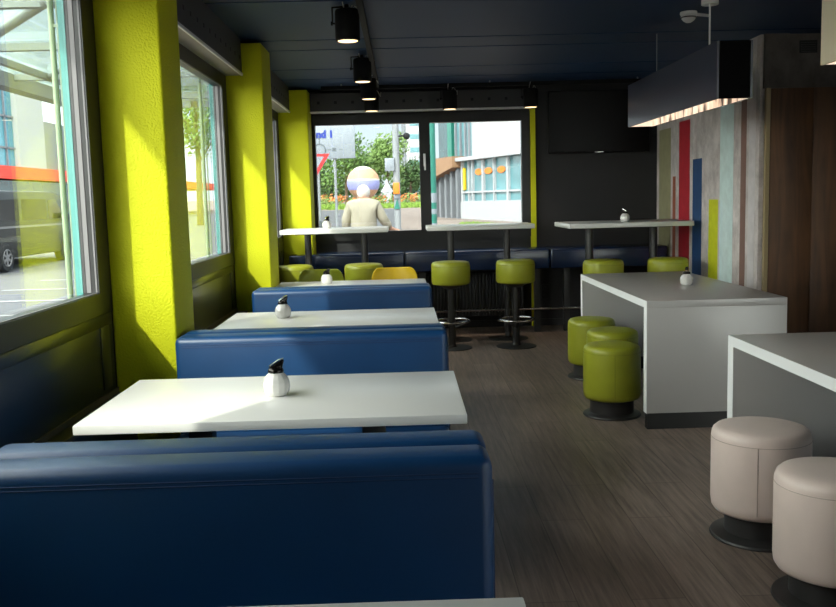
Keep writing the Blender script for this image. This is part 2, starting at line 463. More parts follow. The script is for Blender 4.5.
# back wall with its big two-pane window
WX0, WX1, WZ0, WZ1 = -0.90, 1.36, 0.95, 2.24
b = MB()
b.box(-1.35, 2.9, YB, 9.6, 0.0, WZ0); b.box(-1.35, 2.9, YB, 9.6, WZ1, CEIL)
b.box(-1.35, WX0, YB, 9.6, WZ0, WZ1); b.box(WX1, 2.9, YB, 9.6, WZ0, WZ1)
tag(b.build('wall_back', M['black_wall']), kind='structure')
b = MB(); b.box(1.352, 1.405, YB-0.05, YB, 0.0, 2.26); tag(b.build('pillar', M['lime_wall']), kind='structure')
root = empty('window_5', kind='structure')
f = MB(); Y0, Y1 = YB-0.03, YB+0.06
f.box(WX0, -0.865, Y0, Y1, WZ0, WZ1); f.box(1.265, WX1, Y0, Y1, WZ0, WZ1)
f.box(0.205, 0.315, Y0, Y1, 1.045, 2.145)
f.box(-0.865, 1.265, Y0, Y1, WZ0, 1.045); f.box(-0.865, 1.265, Y0, Y1, 2.145, WZ1)
# sash lines
f.box(-0.865, 0.205, Y0-0.012, Y0, 1.01, 1.045); f.box(0.315, 1.265, Y0-0.012, Y0, 1.01, 1.045)
f.build('window_frame', M['black_frame'], root)
for x0, x1 in ((-0.87, 0.21), (0.31, 1.27)):
    g = MB(); g.box(x0, x1, YB+0.02, YB+0.032, 1.04, 2.15); g.build('window_pane', M['glass_tinted'], root)
h = MB(); h.box(0.243, 0.268, Y0-0.022, Y0, 1.70, 1.83, bev=0.004); h.box(0.247, 0.264, Y0-0.06, Y0-0.02, 1.795, 1.815); h.box(0.248, 0.266, Y0-0.062, Y0-0.042, 1.66, 1.815, bev=0.004)
h.build('handle', M['edge_white'], root)
# blind box over the back window
o = empty('blind_box', ((WX0+WX1)/2, YB, 2.26), label='long grey perforated blind box above the two-pane street window', cat='blind box', group='grey blind boxes over the windows')
hw = (WX1-WX0)/2 - 0.003
k = MB(); k.box(-hw, hw, -0.14, -0.03, 0.012, 0.19, 0)
for j in range(13):
    xx = -hw + (j+0.5)*2*hw/13
    k.box(xx-0.014, xx+0.014, -0.1415, -0.139, 0.085, 0.113, 1)
k.build('casing', [M['valance'], M['groove']], o)
e = MB(); e.box(-hw, hw, -0.148, -0.03, 0.0, 0.013); e.build('edge_strip', M['edge_white'], o)

# striped concrete wall, facing the windows
b = MB()
b.box(XR, XR+0.2, 6.75, 9.6, 0.0, CEIL, 0)
ST = [(9.36, 8.96, 0, 2.0, 's_olive'), (8.89, 8.80, 0, 1.52, 's_orange'), (8.69, 8.37, 0, 2.03, 's_red'), (8.28, 8.03, 0, 1.66, 's_blue'),
      (7.84, 7.61, 0, 1.295, 's_lime'), (7.575, 7.27, 0, CEIL-0.01, 's_mint'), (7.11, 7.00, 0, 2.2, 's_brown'), (6.95, 6.82, 0, CEIL-0.01, 's_grey')]
names = [M['concrete']]
for j, (ya, yb, z0, z1, s) in enumerate(ST):
    names.append(M[s]); b.box(XR-0.0015, XR+0.001, yb, ya, z0+0.002, z1, j+1)
tag(b.build('wall_right', names), kind='structure')
# wall with the brown door, facing the room
b = MB(); b.box(XR+0.2, 4.4, 6.75, 6.95, 2.11, CEIL); b.box(XR+0.2, XR+0.21, 6.75, 6.95, 0.0, 2.11); b.box(XR+0.02, XR+0.2, 6.72, 6.7499, 2.11, CEIL); b.box(4.0, 4.4, 6.75, 6.95, 0, 2.11)
tag(b.build('wall_front', M['concrete_dark']), kind='structure')
root = empty('door_1', (XR+0.03, 6.735, 0), kind='structure')
d = MB()
for k_ in range(4):
    d.box(0.035+k_*0.32, 0.035+(k_+1)*0.32-0.003, -0.03, 0.0, 0.0, 2.105, bev=0.002)
d.build('door_leaf', M['wood'], root)
e = MB(); e.box(0.0, 0.03, -0.035, 0.0, 0.0, 2.108); e.build('door_edge', M['door_edge'], root)
b = MB(); b.box(4.2, 4.4, 2.4, 6.75, 0, CEIL); b.box(4.2, 4.4, -2.6, 2.4, 0, 0.3); b.box(4.2, 4.4, -2.6, 2.4, 2.35, CEIL); tag(b.build('wall_side', M['black_wall']), kind='structure')
root = empty('window_7', kind='structure')  # unseen side window, added to light the counter fronts
f = MB()
for y in (-2.6, -0.95, 0.70, 2.34): f.box(4.26, 4.34, y, y+0.06, 0.3, 2.35)
f.build('window_frame', M['black_frame'], root)
for y0, y1 in ((-2.54, -0.95), (-0.89, 0.70), (0.76, 2.34)):
    g = MB(); g.box(4.29, 4.30, y0, y1, 0.3, 2.35); g.build('window_pane', M['glass'], root)
# unseen rear wall, its window added to light the room
b = MB(); b.box(-1.35, 4.4, -2.75, -2.6, 0, 0.3); b.box(-1.35, 4.4, -2.75, -2.6, 2.3, CEIL); b.box(-1.35, 3.3, -2.75, -2.6, 0.3, 2.3)
tag(b.build('wall_rear', M['black_wall']), kind='structure')
root = empty('window_6', kind='structure')
f = MB()
for x in (3.3, 4.14): f.box(x, x+0.06, -2.72, -2.64, 0.3, 2.3)
f.build('window_frame', M['black_frame'], root)
for x0, x1 in ((3.36, 4.14),):
    g = MB(); g.box(x0, x1, -2.69, -2.68, 0.3, 2.3); g.build('window_pane', M['glass'], root)
# air vent above the door
v = empty('air_vent', (3.03, 6.75, 2.405), label='small black air vent in the concrete above the brown door', cat='vent')
k = MB(); k.box(-0.065, 0.065, -0.008, 0, -0.045, 0.045); k.build('vent_frame', M['vent'], v)
k = MB()
for j in range(5): k.box(-0.055, 0.055, -0.014, -0.008, -0.036+j*0.016, -0.030+j*0.016)
k.build('louvre', M['black_frame'], v)

# baseboard at the back
b = MB(); b.box(-0.9, 1.36, YB-0.012, YB, 0, 0.07); b.box(1.43, XR, YB-0.012, YB, 0, 0.07); tag(b.build('baseboard_back', M['black_frame']), kind='structure')

# --------------------------------------------------------------- furniture
# dining tables
def make_table():
    o = empty('dining_table')
    t = MB(); t.box(-0.565, 0.553, -0.33, 0.33, 0.722, 0.75, bev=0.003, seg=2); t.build('tabletop', M['white_lam'], o)
    for x in (-0.275, 0.275):
        p = MB(); p.box(x-0.037, x+0.037, -0.037, 0.037, 0.015, 0.712, bev=0.004); p.box(x-0.12, x+0.12, -0.2, 0.2, 0.712, 0.722)
        p.box(x-0.05, x+0.05, -0.27, 0.27, 0.0, 0.016, bev=0.004)
        p.build('pedestal', M['pedestal'], o)
    return o
TX = -0.382
tables = [(0.99, 'white table in front of the first blue bench, only its far edge in view'),
          (2.835, 'white dining table behind the first blue bench, most of its top showing'),
          (4.74, 'white dining table between the second and third blue benches'),
          (6.65, 'white dining table behind the third blue bench, by the yellow and olive chairs')]
t0 = make_table()
for i, (y, lab) in enumerate(tables):
    o = t0 if i == 0 else copy_tree(t0)
    o.location = (TX, y, 0); tag(o, lab, 'table', 'white booth tables along the windows')

# blue booth benches: two backrests back to back
def make_bench():
    o = empty('booth_bench')
    W0, W1 = -0.549, 0.549
    for s in (-1, 1):
        y0, y1 = (-0.125, -0.001) if s < 0 else (0.001, 0.125)
        k = MB(); k.box(W0, W1, y0, y1, 0.10, 0.835, bev=0.026, seg=4); br = k.build('backrest', M['blue'], o)
        q = MB(); yy = y0 if s < 0 else y1
        q.tube([(W0+0.03, yy+s*0.0003, 0.803), (W1-0.03, yy+s*0.0003, 0.803)], 0.0014, 6)
        q.tube([(W0+0.03, yy+s*0.0003, 0.794), (W1-0.03, yy+s*0.0003, 0.794)], 0.0014, 6)
        q.tube([(W1+0.0008, y0+0.03, 0.30), (W1+0.0008, y0+0.03, 0.78), ], 0.0022, 6)
        q.build('seam', M['blue_seam'], br)
        k = MB()
        a, c = (-0.56, -0.126) if s < 0 else (0.126, 0.56)
        k.box(W0, W1, a, c, 0.33, 0.45, bev=0.025, seg=3); k.build('seat_cushion', M['blue'], o)
        k = MB()
        a, c = (-0.54, -0.001) if s < 0 else (0.001, 0.54)
        k.box(W0+0.01, W1-0.01, a+(0.0 if s > 0 else 0.0), c, 0.0, 0.33) if False else k.box(W0+0.01, W1-0.01, (a if s < 0 else 0.126), (-0.126 if s < 0 else c), 0.09, 0.33)
        k.build('seat_box', M['blue'], o)
        k = MB(); k.box(W0+0.04, W1-0.04, (-0.50 if s < 0 else 0.003), (-0.003 if s < 0 else 0.50), 0.0, 0.10); k.build('plinth', M['pedestal'], o)
    return o
b0 = make_bench()
for i, (y, lab) in enumerate([(1.905, 'dark blue double-sided leatherette bench, its broad back filling the lower corner of the view'),
                              (3.705, 'blue leatherette bench against the lime pillar, behind the first clear white table'),
                              (5.575, 'blue leatherette bench with chairs and bar stools beyond, third from the viewer')]):
    o = b0 if i == 0 else copy_tree(b0)
    o.location = (-0.3765, y, 0); tag(o, lab, 'bench', 'blue booth benches')

# counter tables (waterfall blocks)
def make_counter():
    o = empty('counter_table')
    L, W, H = 1.90, 0.81, 0.75
    t = MB()
    # faces grey-white; long edges carry a bright band
    t.box(0.002, W, 0, L, H-0.042, H, 0, bev=0.001); tp = t.build('top', M['counter'], o)
    t = MB(); t.box(0, 0.002, 0.0, L, H-0.042, H); t.build('edge_band', M['edge'], tp)
    for y0, y1 in ((0.0, 0.06), (L-0.06, L)):
        e = MB(); e.box(0.002, W, y0, y1, 0.095, H-0.042, 0, bev=0.001); ep = e.build('end_panel', M['counter'], o)
        e = MB(); e.box(0, 0.002, y0, y1, 0.095, H-0.042); e.build('edge_band', M['edge'], ep)
    g = MB(); g.box(0.52, W-0.001, 0.06, L-0.06, 0.095, H-0.042); g.build('inner_panel', M['grey_lam'], o)
    p = MB(); p.box(0.008, W-0.01, 0.006, 0.06, 0, 0.095); p.box(0.008, W-0.01, L-0.06, L-0.006, 0, 0.095); p.box(0.54, W-0.02, 0.06, L-0.06, 0, 0.095)
    p.build('plinth', M['pedestal'], o)
    return o
c0 = make_counter(); c0.location = (1.385, 5.08, 0)
tag(c0, 'white block counter table with black plinth and three green stools', 'counter table', 'white block counter tables')
dup(c0, (1.385, 1.89, 0), 0, 'white block counter table beside the two stone-coloured stools')

# low round stools
def make_pouf(leather, seam, group, R=0.187, angs=(-PI/2-0.12, PI/2-0.12)):
    o = empty('round_stool')
    s = MB(); z0, z1 = 0.105, 0.445
    pr = [(0.0, z0), (R-0.03, z0), (R-0.012, z0+0.006), (R-0.003, z0+0.02), (R, z0+0.045), (R, z1-0.05), (R-0.001, z1-0.040), (R-0.002, z1-0.030), (R-0.007, z1-0.016), (R-0.018, z1-0.006), (R-0.035, z1-0.001), (R*0.5, z1+0.003), (0, z1+0.004)]
    s.lathe(pr, n=56); so = s.build('seat', M[leather], o, angle=60)
    q = MB(); n = 48
    q.tube([((R-0.0005)*math.cos(2*PI*k/n), (R-0.0005)*math.sin(2*PI*k/n), z1-0.045) for k in range(n)], 0.0013, 6, closed=True)
    for a in angs:
        q.tube([((R+0.0002)*math.cos(a), (R+0.0002)*math.sin(a), z) for z in (z0+0.03, 0.25, z1-0.045)], 0.0018, 6)
    q.build('seam', M[seam], so)
    k = MB(); k.lathe([(0, 0), (R, 0), (R+0.003, 0.006), (R-0.001, 0.013), (0.150, 0.017), (0.135, 0.024), (0.132, 0.106), (0, 0.106)], n=48)
    k.build('base', M['dark_metal'], o)
    o['group'] = group; o['category'] = 'stool'
    return o
p0 = make_pouf('beige_leather', 'beige_seam', 'stone-coloured round stools', 0.187, (-2.0, 1.1))
p0.location = (1.388, 3.43, 0); p0['label'] = 'stone-coloured round stool with a visible upright seam, at the corner of the white counter'
dup(p0, (1.398, 2.845, 0), 0.9, 'stone-coloured round stool cut off by the picture edge, in front of its twin')
g0 = make_pouf('lime_leather', 'lime_seam', 'olive green round stools', 0.175)
g0.location = (1.276, 5.47, 0); g0['label'] = 'olive green round stool showing its dark base, in front of two others'
dup(g0, (1.42, 6.075, 0), 0.5, 'olive green round stool half hidden, tucked under the white counter')
dup(g0, (1.40, 6.66, 0), 1.1, 'olive green round stool farthest along the white counter of the three')

# bar tables
def make_bar_table():
    o = empty('bar_table')
    t = MB(); t.box(-0.5, 0.5, -0.275, 0.275, 1.068, 1.11, bev=0.003); t.build('tabletop', M['white_lam'], o)
    for x in (-0.27, 0.27):
        p = MB(); p.tube([(x, 0, 0.012), (x, 0, 1.06)], 0.032, 20); p.box(x-0.10, x+0.10, -0.16, 0.16, 1.058, 1.068)
        p.lathe([(0, 0), (0.19, 0), (0.19, 0.006), (0.05, 0.014), (0, 0.014)], (x, 0, 0), 32)
        p.build('pedestal', M['dark_metal'], o)
    return o
bt = make_bar_table(); bt.location = (-0.63, 8.63, 0)
tag(bt, 'white bar table on dark posts under the street window, beside the corner lime pillar', 'bar table', 'white bar tables at the back')
dup(bt, (0.735, 8.63, 0), 0, 'white bar table on dark posts with two stools standing clear on the floor')
o = dup(bt, (2.04, 8.36, 0), 0, 'white bar table in front of the charcoal wall, one end at the striped wall'); 
o.scale = (1.11, 1.45, 1.0)

# bar stools
def make_bar_stool():
    o = empty('bar_stool')
    s = MB(); R, z0, z1 = 0.176, 0.585, 0.795
    s.lathe([(0, z0), (R-0.03, z0), (R-0.008, z0+0.006), (R, z0+0.022), (R, z1-0.045), (R-0.001, z1-0.035), (R-0.004, z1-0.018), (R-0.014, z1-0.005), (R-0.03, z1), (0, z1+0.003)], n=48)
    so = s.build('seat', M['lime_leather'], o, angle=60)
    q = MB(); n = 40
    q.tube([((R-0.0004)*math.cos(2*PI*k/n), (R-0.0004)*math.sin(2*PI*k/n), z1-0.04) for k in range(n)], 0.002, 6, closed=True)
    q.build('seam', M['lime_seam'], so)
    k = MB(); k.lathe([(0, 0.012), (0.045, 0.012), (0.036, 0.03), (0.033, 0.06), (0.033, 0.545), (0.06, 0.55), (0.11, 0.58), (0.11, 0.586), (0, 0.586)], n=24)
    k.build('column', M['dark_metal'], o)
    k = MB(); k.lathe([(0, 0), (0.183, 0), (0.183, 0.006), (0.06, 0.014), (0, 0.014)], n=40); k.build('base', M['dark_metal'], o)
    k = MB(); k.tube([(0.16*math.cos(2*PI*j/40), -0.0+0.16*math.sin(2*PI*j/40), 0.25) for j in range(40)], 0.011, 10, closed=True)
    ring = k.build('foot_ring', M['chrome'], o)
    for a in (0.4, 0.4+2*PI/3, 0.4+4*PI/3):
        k = MB(); k.tube([(0.03*math.cos(a), 0.03*math.sin(a), 0.19), (0.155*math.cos(a), 0.155*math.sin(a), 0.245)], 0.007, 8)
        k.build('bracket', M['dark_metal'], ring)
    return o
s0 = make_bar_stool()
stools = [((-1.0+0.01, 8.19), 'lime green bar stool tucked beside the corner pillar, lit by the window', None),
          ((-0.355, 8.16), 'green bar stool seen between the olive and yellow chairs', None),
          ((0.433, 8.15), 'green bar stool standing clear of the third bench, its column and foot ring showing', None),
          ((1.022, 8.15), 'green bar stool in front of the lime strip, at the window bar table', None),
          ((1.755, 7.84), 'green bar stool behind the white counter at the charcoal wall bar table', None),
          ((2.33, 7.86), 'green bar stool behind the white counter, close to the red wall stripe', None)]
for i, ((x, y), lab, _) in enumerate(stools):
    o = s0 if i == 0 else copy_tree(s0)
    o.location = (x, y, 0); o.rotation_euler = (0, 0, i*0.7); tag(o, lab, 'stool', 'green bar stools')

# high upholstered benches along the back wall
def high_bench(x0, x1, label, y0=8.96, ext=0.0):
    o = empty('wall_bench', ((x0+x1)/2, YB-0.04, 0), label=label, cat='bench', group='dark blue benches along the back wall')
    h = (x1-x0)/2 - 0.004
    D = YB-0.04-y0
    k = MB(); k.box(-h, h, -D, 0, 0.64, 0.84, bev=0.018, seg=3)
    if ext: k.box(-h-ext, -h+0.03, -D, -0.325, 0.64, 0.84, bev=0.018, seg=3)
    c = k.build('cushion', M['blue_shaded'], o)
    q = MB(); q.tube([(-h+0.02, -D-0.0005, 0.805), (h-0.02, -D-0.0005, 0.805)], 0.002, 6); q.build('seam', M['blue_seam'], c)
    for x in (-h+0.17, h-0.12):
        p = MB(); p.box(x-0.03, x+0.03, -D+0.06, -D+0.12, 0, 0.64); p.build('leg', M['dark_metal'], o)
    r = MB(); r.tube([(-h, -D+0.045, 0.235), (h, -D+0.045, 0.235)], 0.012, 10); r.build('foot_rail', M['chrome'], o)
    return o
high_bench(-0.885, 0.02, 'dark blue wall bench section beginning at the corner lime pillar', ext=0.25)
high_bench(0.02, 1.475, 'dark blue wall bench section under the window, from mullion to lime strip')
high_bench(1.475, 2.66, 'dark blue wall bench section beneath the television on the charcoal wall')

# radiator under the benches
o = empty('radiator', (0.45, YB-0.02, 0.10), label='long dark ribbed radiator under the wall bench, behind the bar stools', cat='radiator')
k = MB()
for j in range(46): k.box(-0.75+j*0.034, -0.75+j*0.034+0.022, -0.09, -0.02, 0.03, 0.48, bev=0.005)
k.build('ribs', M['radiator'], o)
k = MB(); k.tube([(-0.76, -0.055, 0.05), (0.82, -0.055, 0.05)], 0.018); k.tube([(-0.76, -0.055, 0.46), (0.82, -0.055, 0.46)], 0.018); k.build('pipe', M['radiator'], o)
for x in (-0.6, 0.6):
    k = MB(); k.box(x, x+0.03, -0.08, -0.03, -0.10, 0.05); k.build('bracket', M['radiator'], o)
o = empty('power_outlet', (1.50, YB-0.001, 0.36), label='black double wall outlet low beside the lime strip', cat='outlet')
k = MB(); k.box(-0.04, 0.04, -0.014, 0, -0.075, 0.075, bev=0.003); k.build('plate', M['outlet'], o)
for zz in (-0.035, 0.035):
    k = MB(); k.lathe([(0, 0), (0.022, 0), (0.022, 0.004), (0, 0.004)], n=16, M=Matrix.Translation((0, -0.014, zz)) @ Matrix.Rotation(PI/2, 4, 'X')); k.build('socket', M['black_frame'], o)

# moulded chairs
def make_chair(shell_mat, label, loc, rz):
    o = empty('dining_chair', loc, rz, label, 'chair', 'moulded chairs behind the last booth table')
    prof = [(-0.20, 0.452), (-0.17, 0.462), (-0.08, 0.455), (0.02, 0.448), (0.10, 0.452), (0.15, 0.475), (0.178, 0.53), (0.19, 0.60), (0.198, 0.67), (0.206, 0.73), (0.214, 0.785), (0.219, 0.82)]
    tb = bmesh.new(); nu = 12; rows = []
    for i, (y, z) in enumerate(prof):
        back = max(0.0, (z-0.50)/0.32)
        w = 0.205 - 0.02*back
        if i < 2: w *= (0.86, 0.97)[i]
        if i >= len(prof)-3: w *= (0.985, 0.93, 0.74)[i-len(prof)+3]
        row = []
        for j in range(nu+1):
            u = -1+2*j/nu
            yy = y - back*0.05*u*u
            zz = z + (0.018*u*u if back == 0 else 0)
            row.append(tb.verts.new((u*w, yy, zz)))
        rows.append(row)
    for a, c in zip(rows[:-1], rows[1:]):
        for j in range(nu): tb.faces.new((a[j], a[j+1], c[j+1], c[j]))
    k = MB(); k._merge(tb); sh = k.build('shell', shell_mat, o, angle=80)
    md = sh.modifiers.new('thick', 'SOLIDIFY'); md.thickness = 0.011
    md = sh.modifiers.new('sub', 'SUBSURF'); md.levels = 1; md.render_levels = 2
    for sx in (-1, 1):
        for sy in (-1, 1):
            l = MB(); l.tube([(sx*0.11, sy*0.10, 0.43), (sx*0.17, sy*0.15+0.01, 0.22), (sx*0.20, sy*0.19+0.02, 0.0)], [0.011, 0.010, 0.009], 10); l.build('leg', M['chrome'], o)
    f = MB(); f.tube([(-0.11, -0.10, 0.435), (0.11, -0.10, 0.435), (0.11, 0.10, 0.435), (-0.11, 0.10, 0.435)], 0.009, 8, closed=True); f.build('seat_frame', M['chrome'], o)
    return o
make_chair(M['olive_shell'], 'olive moulded chair behind the last booth table, next to the sugar dispenser', (-0.665, 7.10, 0), 0.0)
make_chair(M['yellow_shell'], 'yellow moulded chair behind the last booth table', (-0.07, 7.10, 0), 0.0)

# sugar dispensers
def make_dispenser():
    o = empty('sugar_dispenser')
    j = MB()
    j.lathe([(0, 0), (0.030, 0), (0.034, 0.003), (0.0405, 0.014), (0.0435, 0.030), (0.043, 0.042), (0.039, 0.055), (0.031, 0.066), (0.024, 0.072), (0.023, 0.075), (0, 0.075)], n=14)
    j.build('jar', M['jar'], o, angle=12)
    l = MB(); l.lathe([(0, 0.074), (0.0245, 0.074), (0.0255, 0.079), (0.0235, 0.086), (0.018, 0.090), (0, 0.090)], n=24); l.build('lid', M['black_chrome'], o)
    s = MB()
    s.prism([(-0.022, 0.083), (-0.020, 0.091), (0.012, 0.111), (0.026, 0.116), (0.027, 0.108), (0.020, 0.086)], -0.011, 0.011, 'Y', bev=0.003)
    s.build('spout', M['black_chrome'], o)
    f = MB(); f.prism([(-0.021, 0.0918), (0.011, 0.1118), (0.0255, 0.1168), (0.0255, 0.119), (0.009, 0.1145), (-0.0215, 0.095)], -0.0095, 0.0095, 'Y'); f.build('flap', M['chrome'], o)
    return o
d0 = make_dispenser()
disp = [((-0.415, 2.84, 0.75), 0.1, 'white sugar dispenser with slanted black spout on the table behind the first bench'),
        ((-0.649, 4.80, 0.75), 0.5, 'white sugar dispenser on the table behind the second blue bench'),
        ((-0.572, 6.72, 0.75), -0.4, 'white sugar dispenser on the table in front of the olive chair'),
        ((1.884, 5.93, 0.75), 1.2, 'white sugar dispenser on the white block counter'),
        ((2.06, 8.30, 1.11), 2.2, 'white sugar dispenser on the bar table at the charcoal wall'),
        ((-0.71, 8.60, 1.11), 0.9, 'white sugar dispenser on the bar table under the street window')]
for i, (p, rz, lab) in enumerate(disp):
    o = d0 if i == 0 else copy_tree(d0)
    o.location = p; o.rotation_euler = (0, 0, rz); tag(o, lab, 'sugar dispenser', 'sugar dispensers on the tables')

# ------------------------------------------------------------ ceiling things
def make_box_lamp(x0, x1, y0, y1, side, endm, label):
    zb, zt = 1.875, 2.19
    o = empty('pendant_lamp', ((x0+x1)/2, (y0+y1)/2, zb), label=label, cat='lamp', group='long box lamps over the counters')
    hx, hy = (x1-x0)/2, (y1-y0)/2; H = zt-zb
    k = MB()
    k.box(-hx, -hx+0.012, -hy, hy, 0, H, 0); k.box(hx-0.012, hx, -hy, hy, 0, H, 0)
    k.box(-hx+0.012, hx-0.012, -hy, -hy+0.012, 0, H, 1); k.box(-hx+0.012, hx-0.012, hy-0.012, hy, 0, H, 1)
    k.box(-hx+0.012, hx-0.012, -hy+0.012, hy-0.012, H-0.012, H, 1)
    k.build('shade', [side, endm], o)
    d = MB(); d.box(hx-0.016, hx-0.0125, -hy+0.016, hy-0.016, 0.001, H-0.02); d.build('printed_liner', M['birch'], o)
    d = MB(); d.box(-hx+0.0125, -hx+0.016, -hy+0.016, hy-0.016, 0.001, H-0.02); d.build('printed_liner', M['birch'], o)
    d = MB(); d.box(-hx+0.017, hx-0.017, hy-0.016, hy-0.0125, 0.001, H-0.02); d.build('printed_liner', M['birch'], o)
    d = MB(); d.tube([(0, -hy+0.05, H-0.06), (0, hy-0.05, H-0.06)], 0.013, 12); d.build('light_tube', M['tube_glow'], o)
    c = MB(); c.tube([(0, -hy+0.42, H), (0, -hy+0.42, CEIL-zb-0.03)], 0.006, 8); c.lathe([(0, 0), (0.05, 0), (0.05, 0.03), (0, 0.03)], (0, -hy+0.42, CEIL-zb-0.032), 20); c.build('rod', M['white_plastic'], o)
    c = MB(); c.tube([(0, hy-0.43, H), (0, hy-0.43, CEIL-zb)], 0.002, 6); c.build('cable', M['wire'], o)
    return o
make_box_lamp(1.773, 1.974, 5.08, 7.05, M['lamp_side'], M['lamp_end'], 'dark blue hanging box lamp with birch-print underside over the white counter')
make_box_lamp(1.773, 1.974, 1.86, 3.83, M['cream'], M['lamp_end'], 'cream hanging box lamp cut off at the top corner of the view')

o = empty('smoke_detector', (1.86, 5.86, CEIL), label='white ceiling smoke detector beside the hanging lamp rod', cat='smoke detector')
k = MB(); k.lathe([(0, 0), (0.052, 0), (0.054, -0.012), (0.05, -0.02), (0, -0.02)], n=32); k.build('mount', M['white_plastic'], o)
k = MB(); k.lathe([(0, -0.02), (0.046, -0.021), (0.048, -0.03), (0.040, -0.033), (0.040, -0.038), (0.044, -0.041), (0.034, -0.055), (0.016, -0.066), (0, -0.068)], n=32); k.build('sensor_head', M['white_plastic'], o)
k = MB(); k.tube([(0.0445*math.cos(2*PI*j/32), 0.0445*math.sin(2*PI*j/32), -0.0345) for j in range(32)], 0.004, 6, closed=True); k.build('air_slot', M['black_frame'], o)
k = MB(); k.tube([(0.05, 0.02, -0.012), (0.16, 0.10, -0.006)], 0.010, 8); k.build('cable_duct', M['white_plastic'], o)

# lighting tracks and spotlights
def track(p0, p1, label):
    mid = (Vector(p0)+Vector(p1))/2
    o = empty('lighting_track', mid, label=label, cat='lighting track', group='black lighting tracks on the ceiling')
    a, c = Vector(p0)-mid, Vector(p1)-mid
    k = MB()
    if abs(a.x-c.x) > abs(a.y-c.y): k.box(a.x, c.x, -0.018, 0.018, -0.018, 0.018)
    else: k.box(-0.018, 0.018, a.y, c.y, -0.018, 0.018)
    k.build('rail', M['spot_can'], o)
    for t in (0.06, 0.5, 0.94):
        h = MB(); q = a.lerp(c, t); h.tube([(q.x, q.y, 0.018), (q.x, q.y, CEIL-mid.z)], 0.008, 8); h.build('hanger', M['alu'], o)
    return o
track((-0.20, 1.5, 2.462), (-0.20, 8.86, 2.462), 'black lighting track running away along the ceiling')
track((-0.75, 8.98, 2.462), (2.55, 8.98, 2.462), 'black lighting track across the ceiling before the street window')

def make_spot():
    o = empty('ceiling_spotlight')
    k = MB(); k.lathe([(0.058, 0.012), (0.058, 0.0), (0.066, -0.004), (0.070, 0.0), (0.072, 0.006), (0.072, 0.16), (0.066, 0.175), (0.04, 0.182), (0, 0.182)], n=36); 
    k.build('can', M['spot_can'], o)
    k = MB(); k.lathe([(0, -0.005), (0.0575, -0.003), (0.0575, 0.013), (0, 0.013)], n=32); k.build('lens', M['spot_glow'], o)
    k = MB(); k.tube([(-0.072, 0, 0.10), (-0.086, 0, 0.10), (-0.086, 0, 0.19), (0.0, 0, 0.195)], 0.006, 8); k.tube([(0, 0, 0.18), (0.0, 0, 0.225)], 0.012, 10); k.lathe([(0, 0), (0.012, 0), (0.012, 0.012), (0, 0.012)], n=12, M=Matrix.Translation((-0.084, 0, 0.10)) @ Matrix.Rotation(-PI/2, 4, 'Y'))
    k.build('bracket', M['spot_can'], o)
    k = MB(); k.tube([(0.02, 0.0, 0.18), (0.035, 0.02, 0.21), (0.06, 0.09, 0.20), (0.085, 0.20, 0.16), (0.09, 0.27, 0.21)], 0.0035, 6)
    k.tube([(-0.015, 0.0, 0.18), (-0.02, -0.06, 0.20), (-0.02, -0.14, 0.225)], 0.0035, 6)
    k.build('cord', M['wire'], o)
    return o
sp0 = make_spot()
spots = [((-0.285, 5.42, 2.30-0.005), 0, 'black can spotlight with glowing lens, largest on the ceiling track'),
         ((-0.275, 7.25, 2.295), 0, 'black can spotlight second along the ceiling track'),
         ((-0.262, 8.20, 2.265), 0, 'black can spotlight third along the ceiling track'),
         ((-0.262, 8.98, 2.235), 0, 'black can spotlight over the pane with the passer-by, end of the track'),
         ((0.505, 8.98, 2.235), 0, 'black can spotlight above the mullion of the street window'),
         ((1.30, 8.98, 2.235), 0, 'black can spotlight above the lime strip beside the window')]
for i, (p, rz, lab) in enumerate(spots):
    o = sp0 if i == 0 else copy_tree(sp0)
    o.location = p; o.rotation_euler = (0, 0, rz); tag(o, lab, 'spotlight', 'black can spotlights')
    ld = bpy.data.lights.new('lamp_light', 'SPOT'); ld.energy = 4; ld.color = (1, 0.84, 0.62); ld.spot_size = 1.3; ld.spot_blend = 0.6; ld.shadow_soft_size = 0.05
    lo = bpy.data.objects.new('lamp_light', ld); COL.objects.link(lo); lo.location = (p[0], p[1], p[2]-0.012)

# television
o = empty('tv', (2.06, YB, 2.11), label='flat black television hanging on the charcoal wall by the striped wall', cat='television')
k = MB(); k.box(-0.525, 0.525, -0.07, -0.03, -0.32, 0.32, bev=0.006); k.build('housing', M['tv'], o)
k = MB(); k.box(-0.51, 0.51, -0.0715, -0.068, -0.295, 0.305); k.build('screen', M['screen'], o)
k = MB(); k.box(-0.045, 0.045, -0.0725, -0.069, -0.312, -0.304); k.build('badge', M['alu'], o)
k = MB(); k.box(-0.2, 0.2, -0.03, 0, -0.15, 0.15); k.build('wall_mount', M['tv'], o)

# ================================================================== OUTSIDE
def gz(y): return -0.18 + 0.0145*y
b = MB()
def gpoly(x0, x1, y0, y1, mi, dz=0.0):
    b.poly([(x0, y0, gz(y0)+dz), (x1, y0, gz(y0)+dz), (x1, y1, gz(y1)+dz), (x0, y1, gz(y1)+dz)], mi)
gpoly(-60, -1.36, -20, 9.62, 0); gpoly(-90, 90, 9.62, 160, 0)
gpoly(-60, 60, -20, -2.76, 0, -0.02); gpoly(4.41, 60, -2.76, 9.62, 0)
tag(b.build('pavement', M['paving']), kind='structure')
b = MB()
gpoly(-13, -3.4, -20, 24, 0, 0.012); gpoly(-13, -0.1, 24, 64.0, 0, 0.012); gpoly(-60, -13, 24, 64, 0, 0.012)
for k_ in range(14):
    y = 2+k_*1.6; gpoly(-6.6, -4.2, y, y+0.12, 1, 0.02)
gpoly(-2.4, -0.8, 50.8, 52.3, 1, 0.02); gpoly(-8.5, -4.9, 50.8, 52.3, 1, 0.02)
tag(b.build('road', [M['asphalt'], M['road_paint']]), kind='structure')
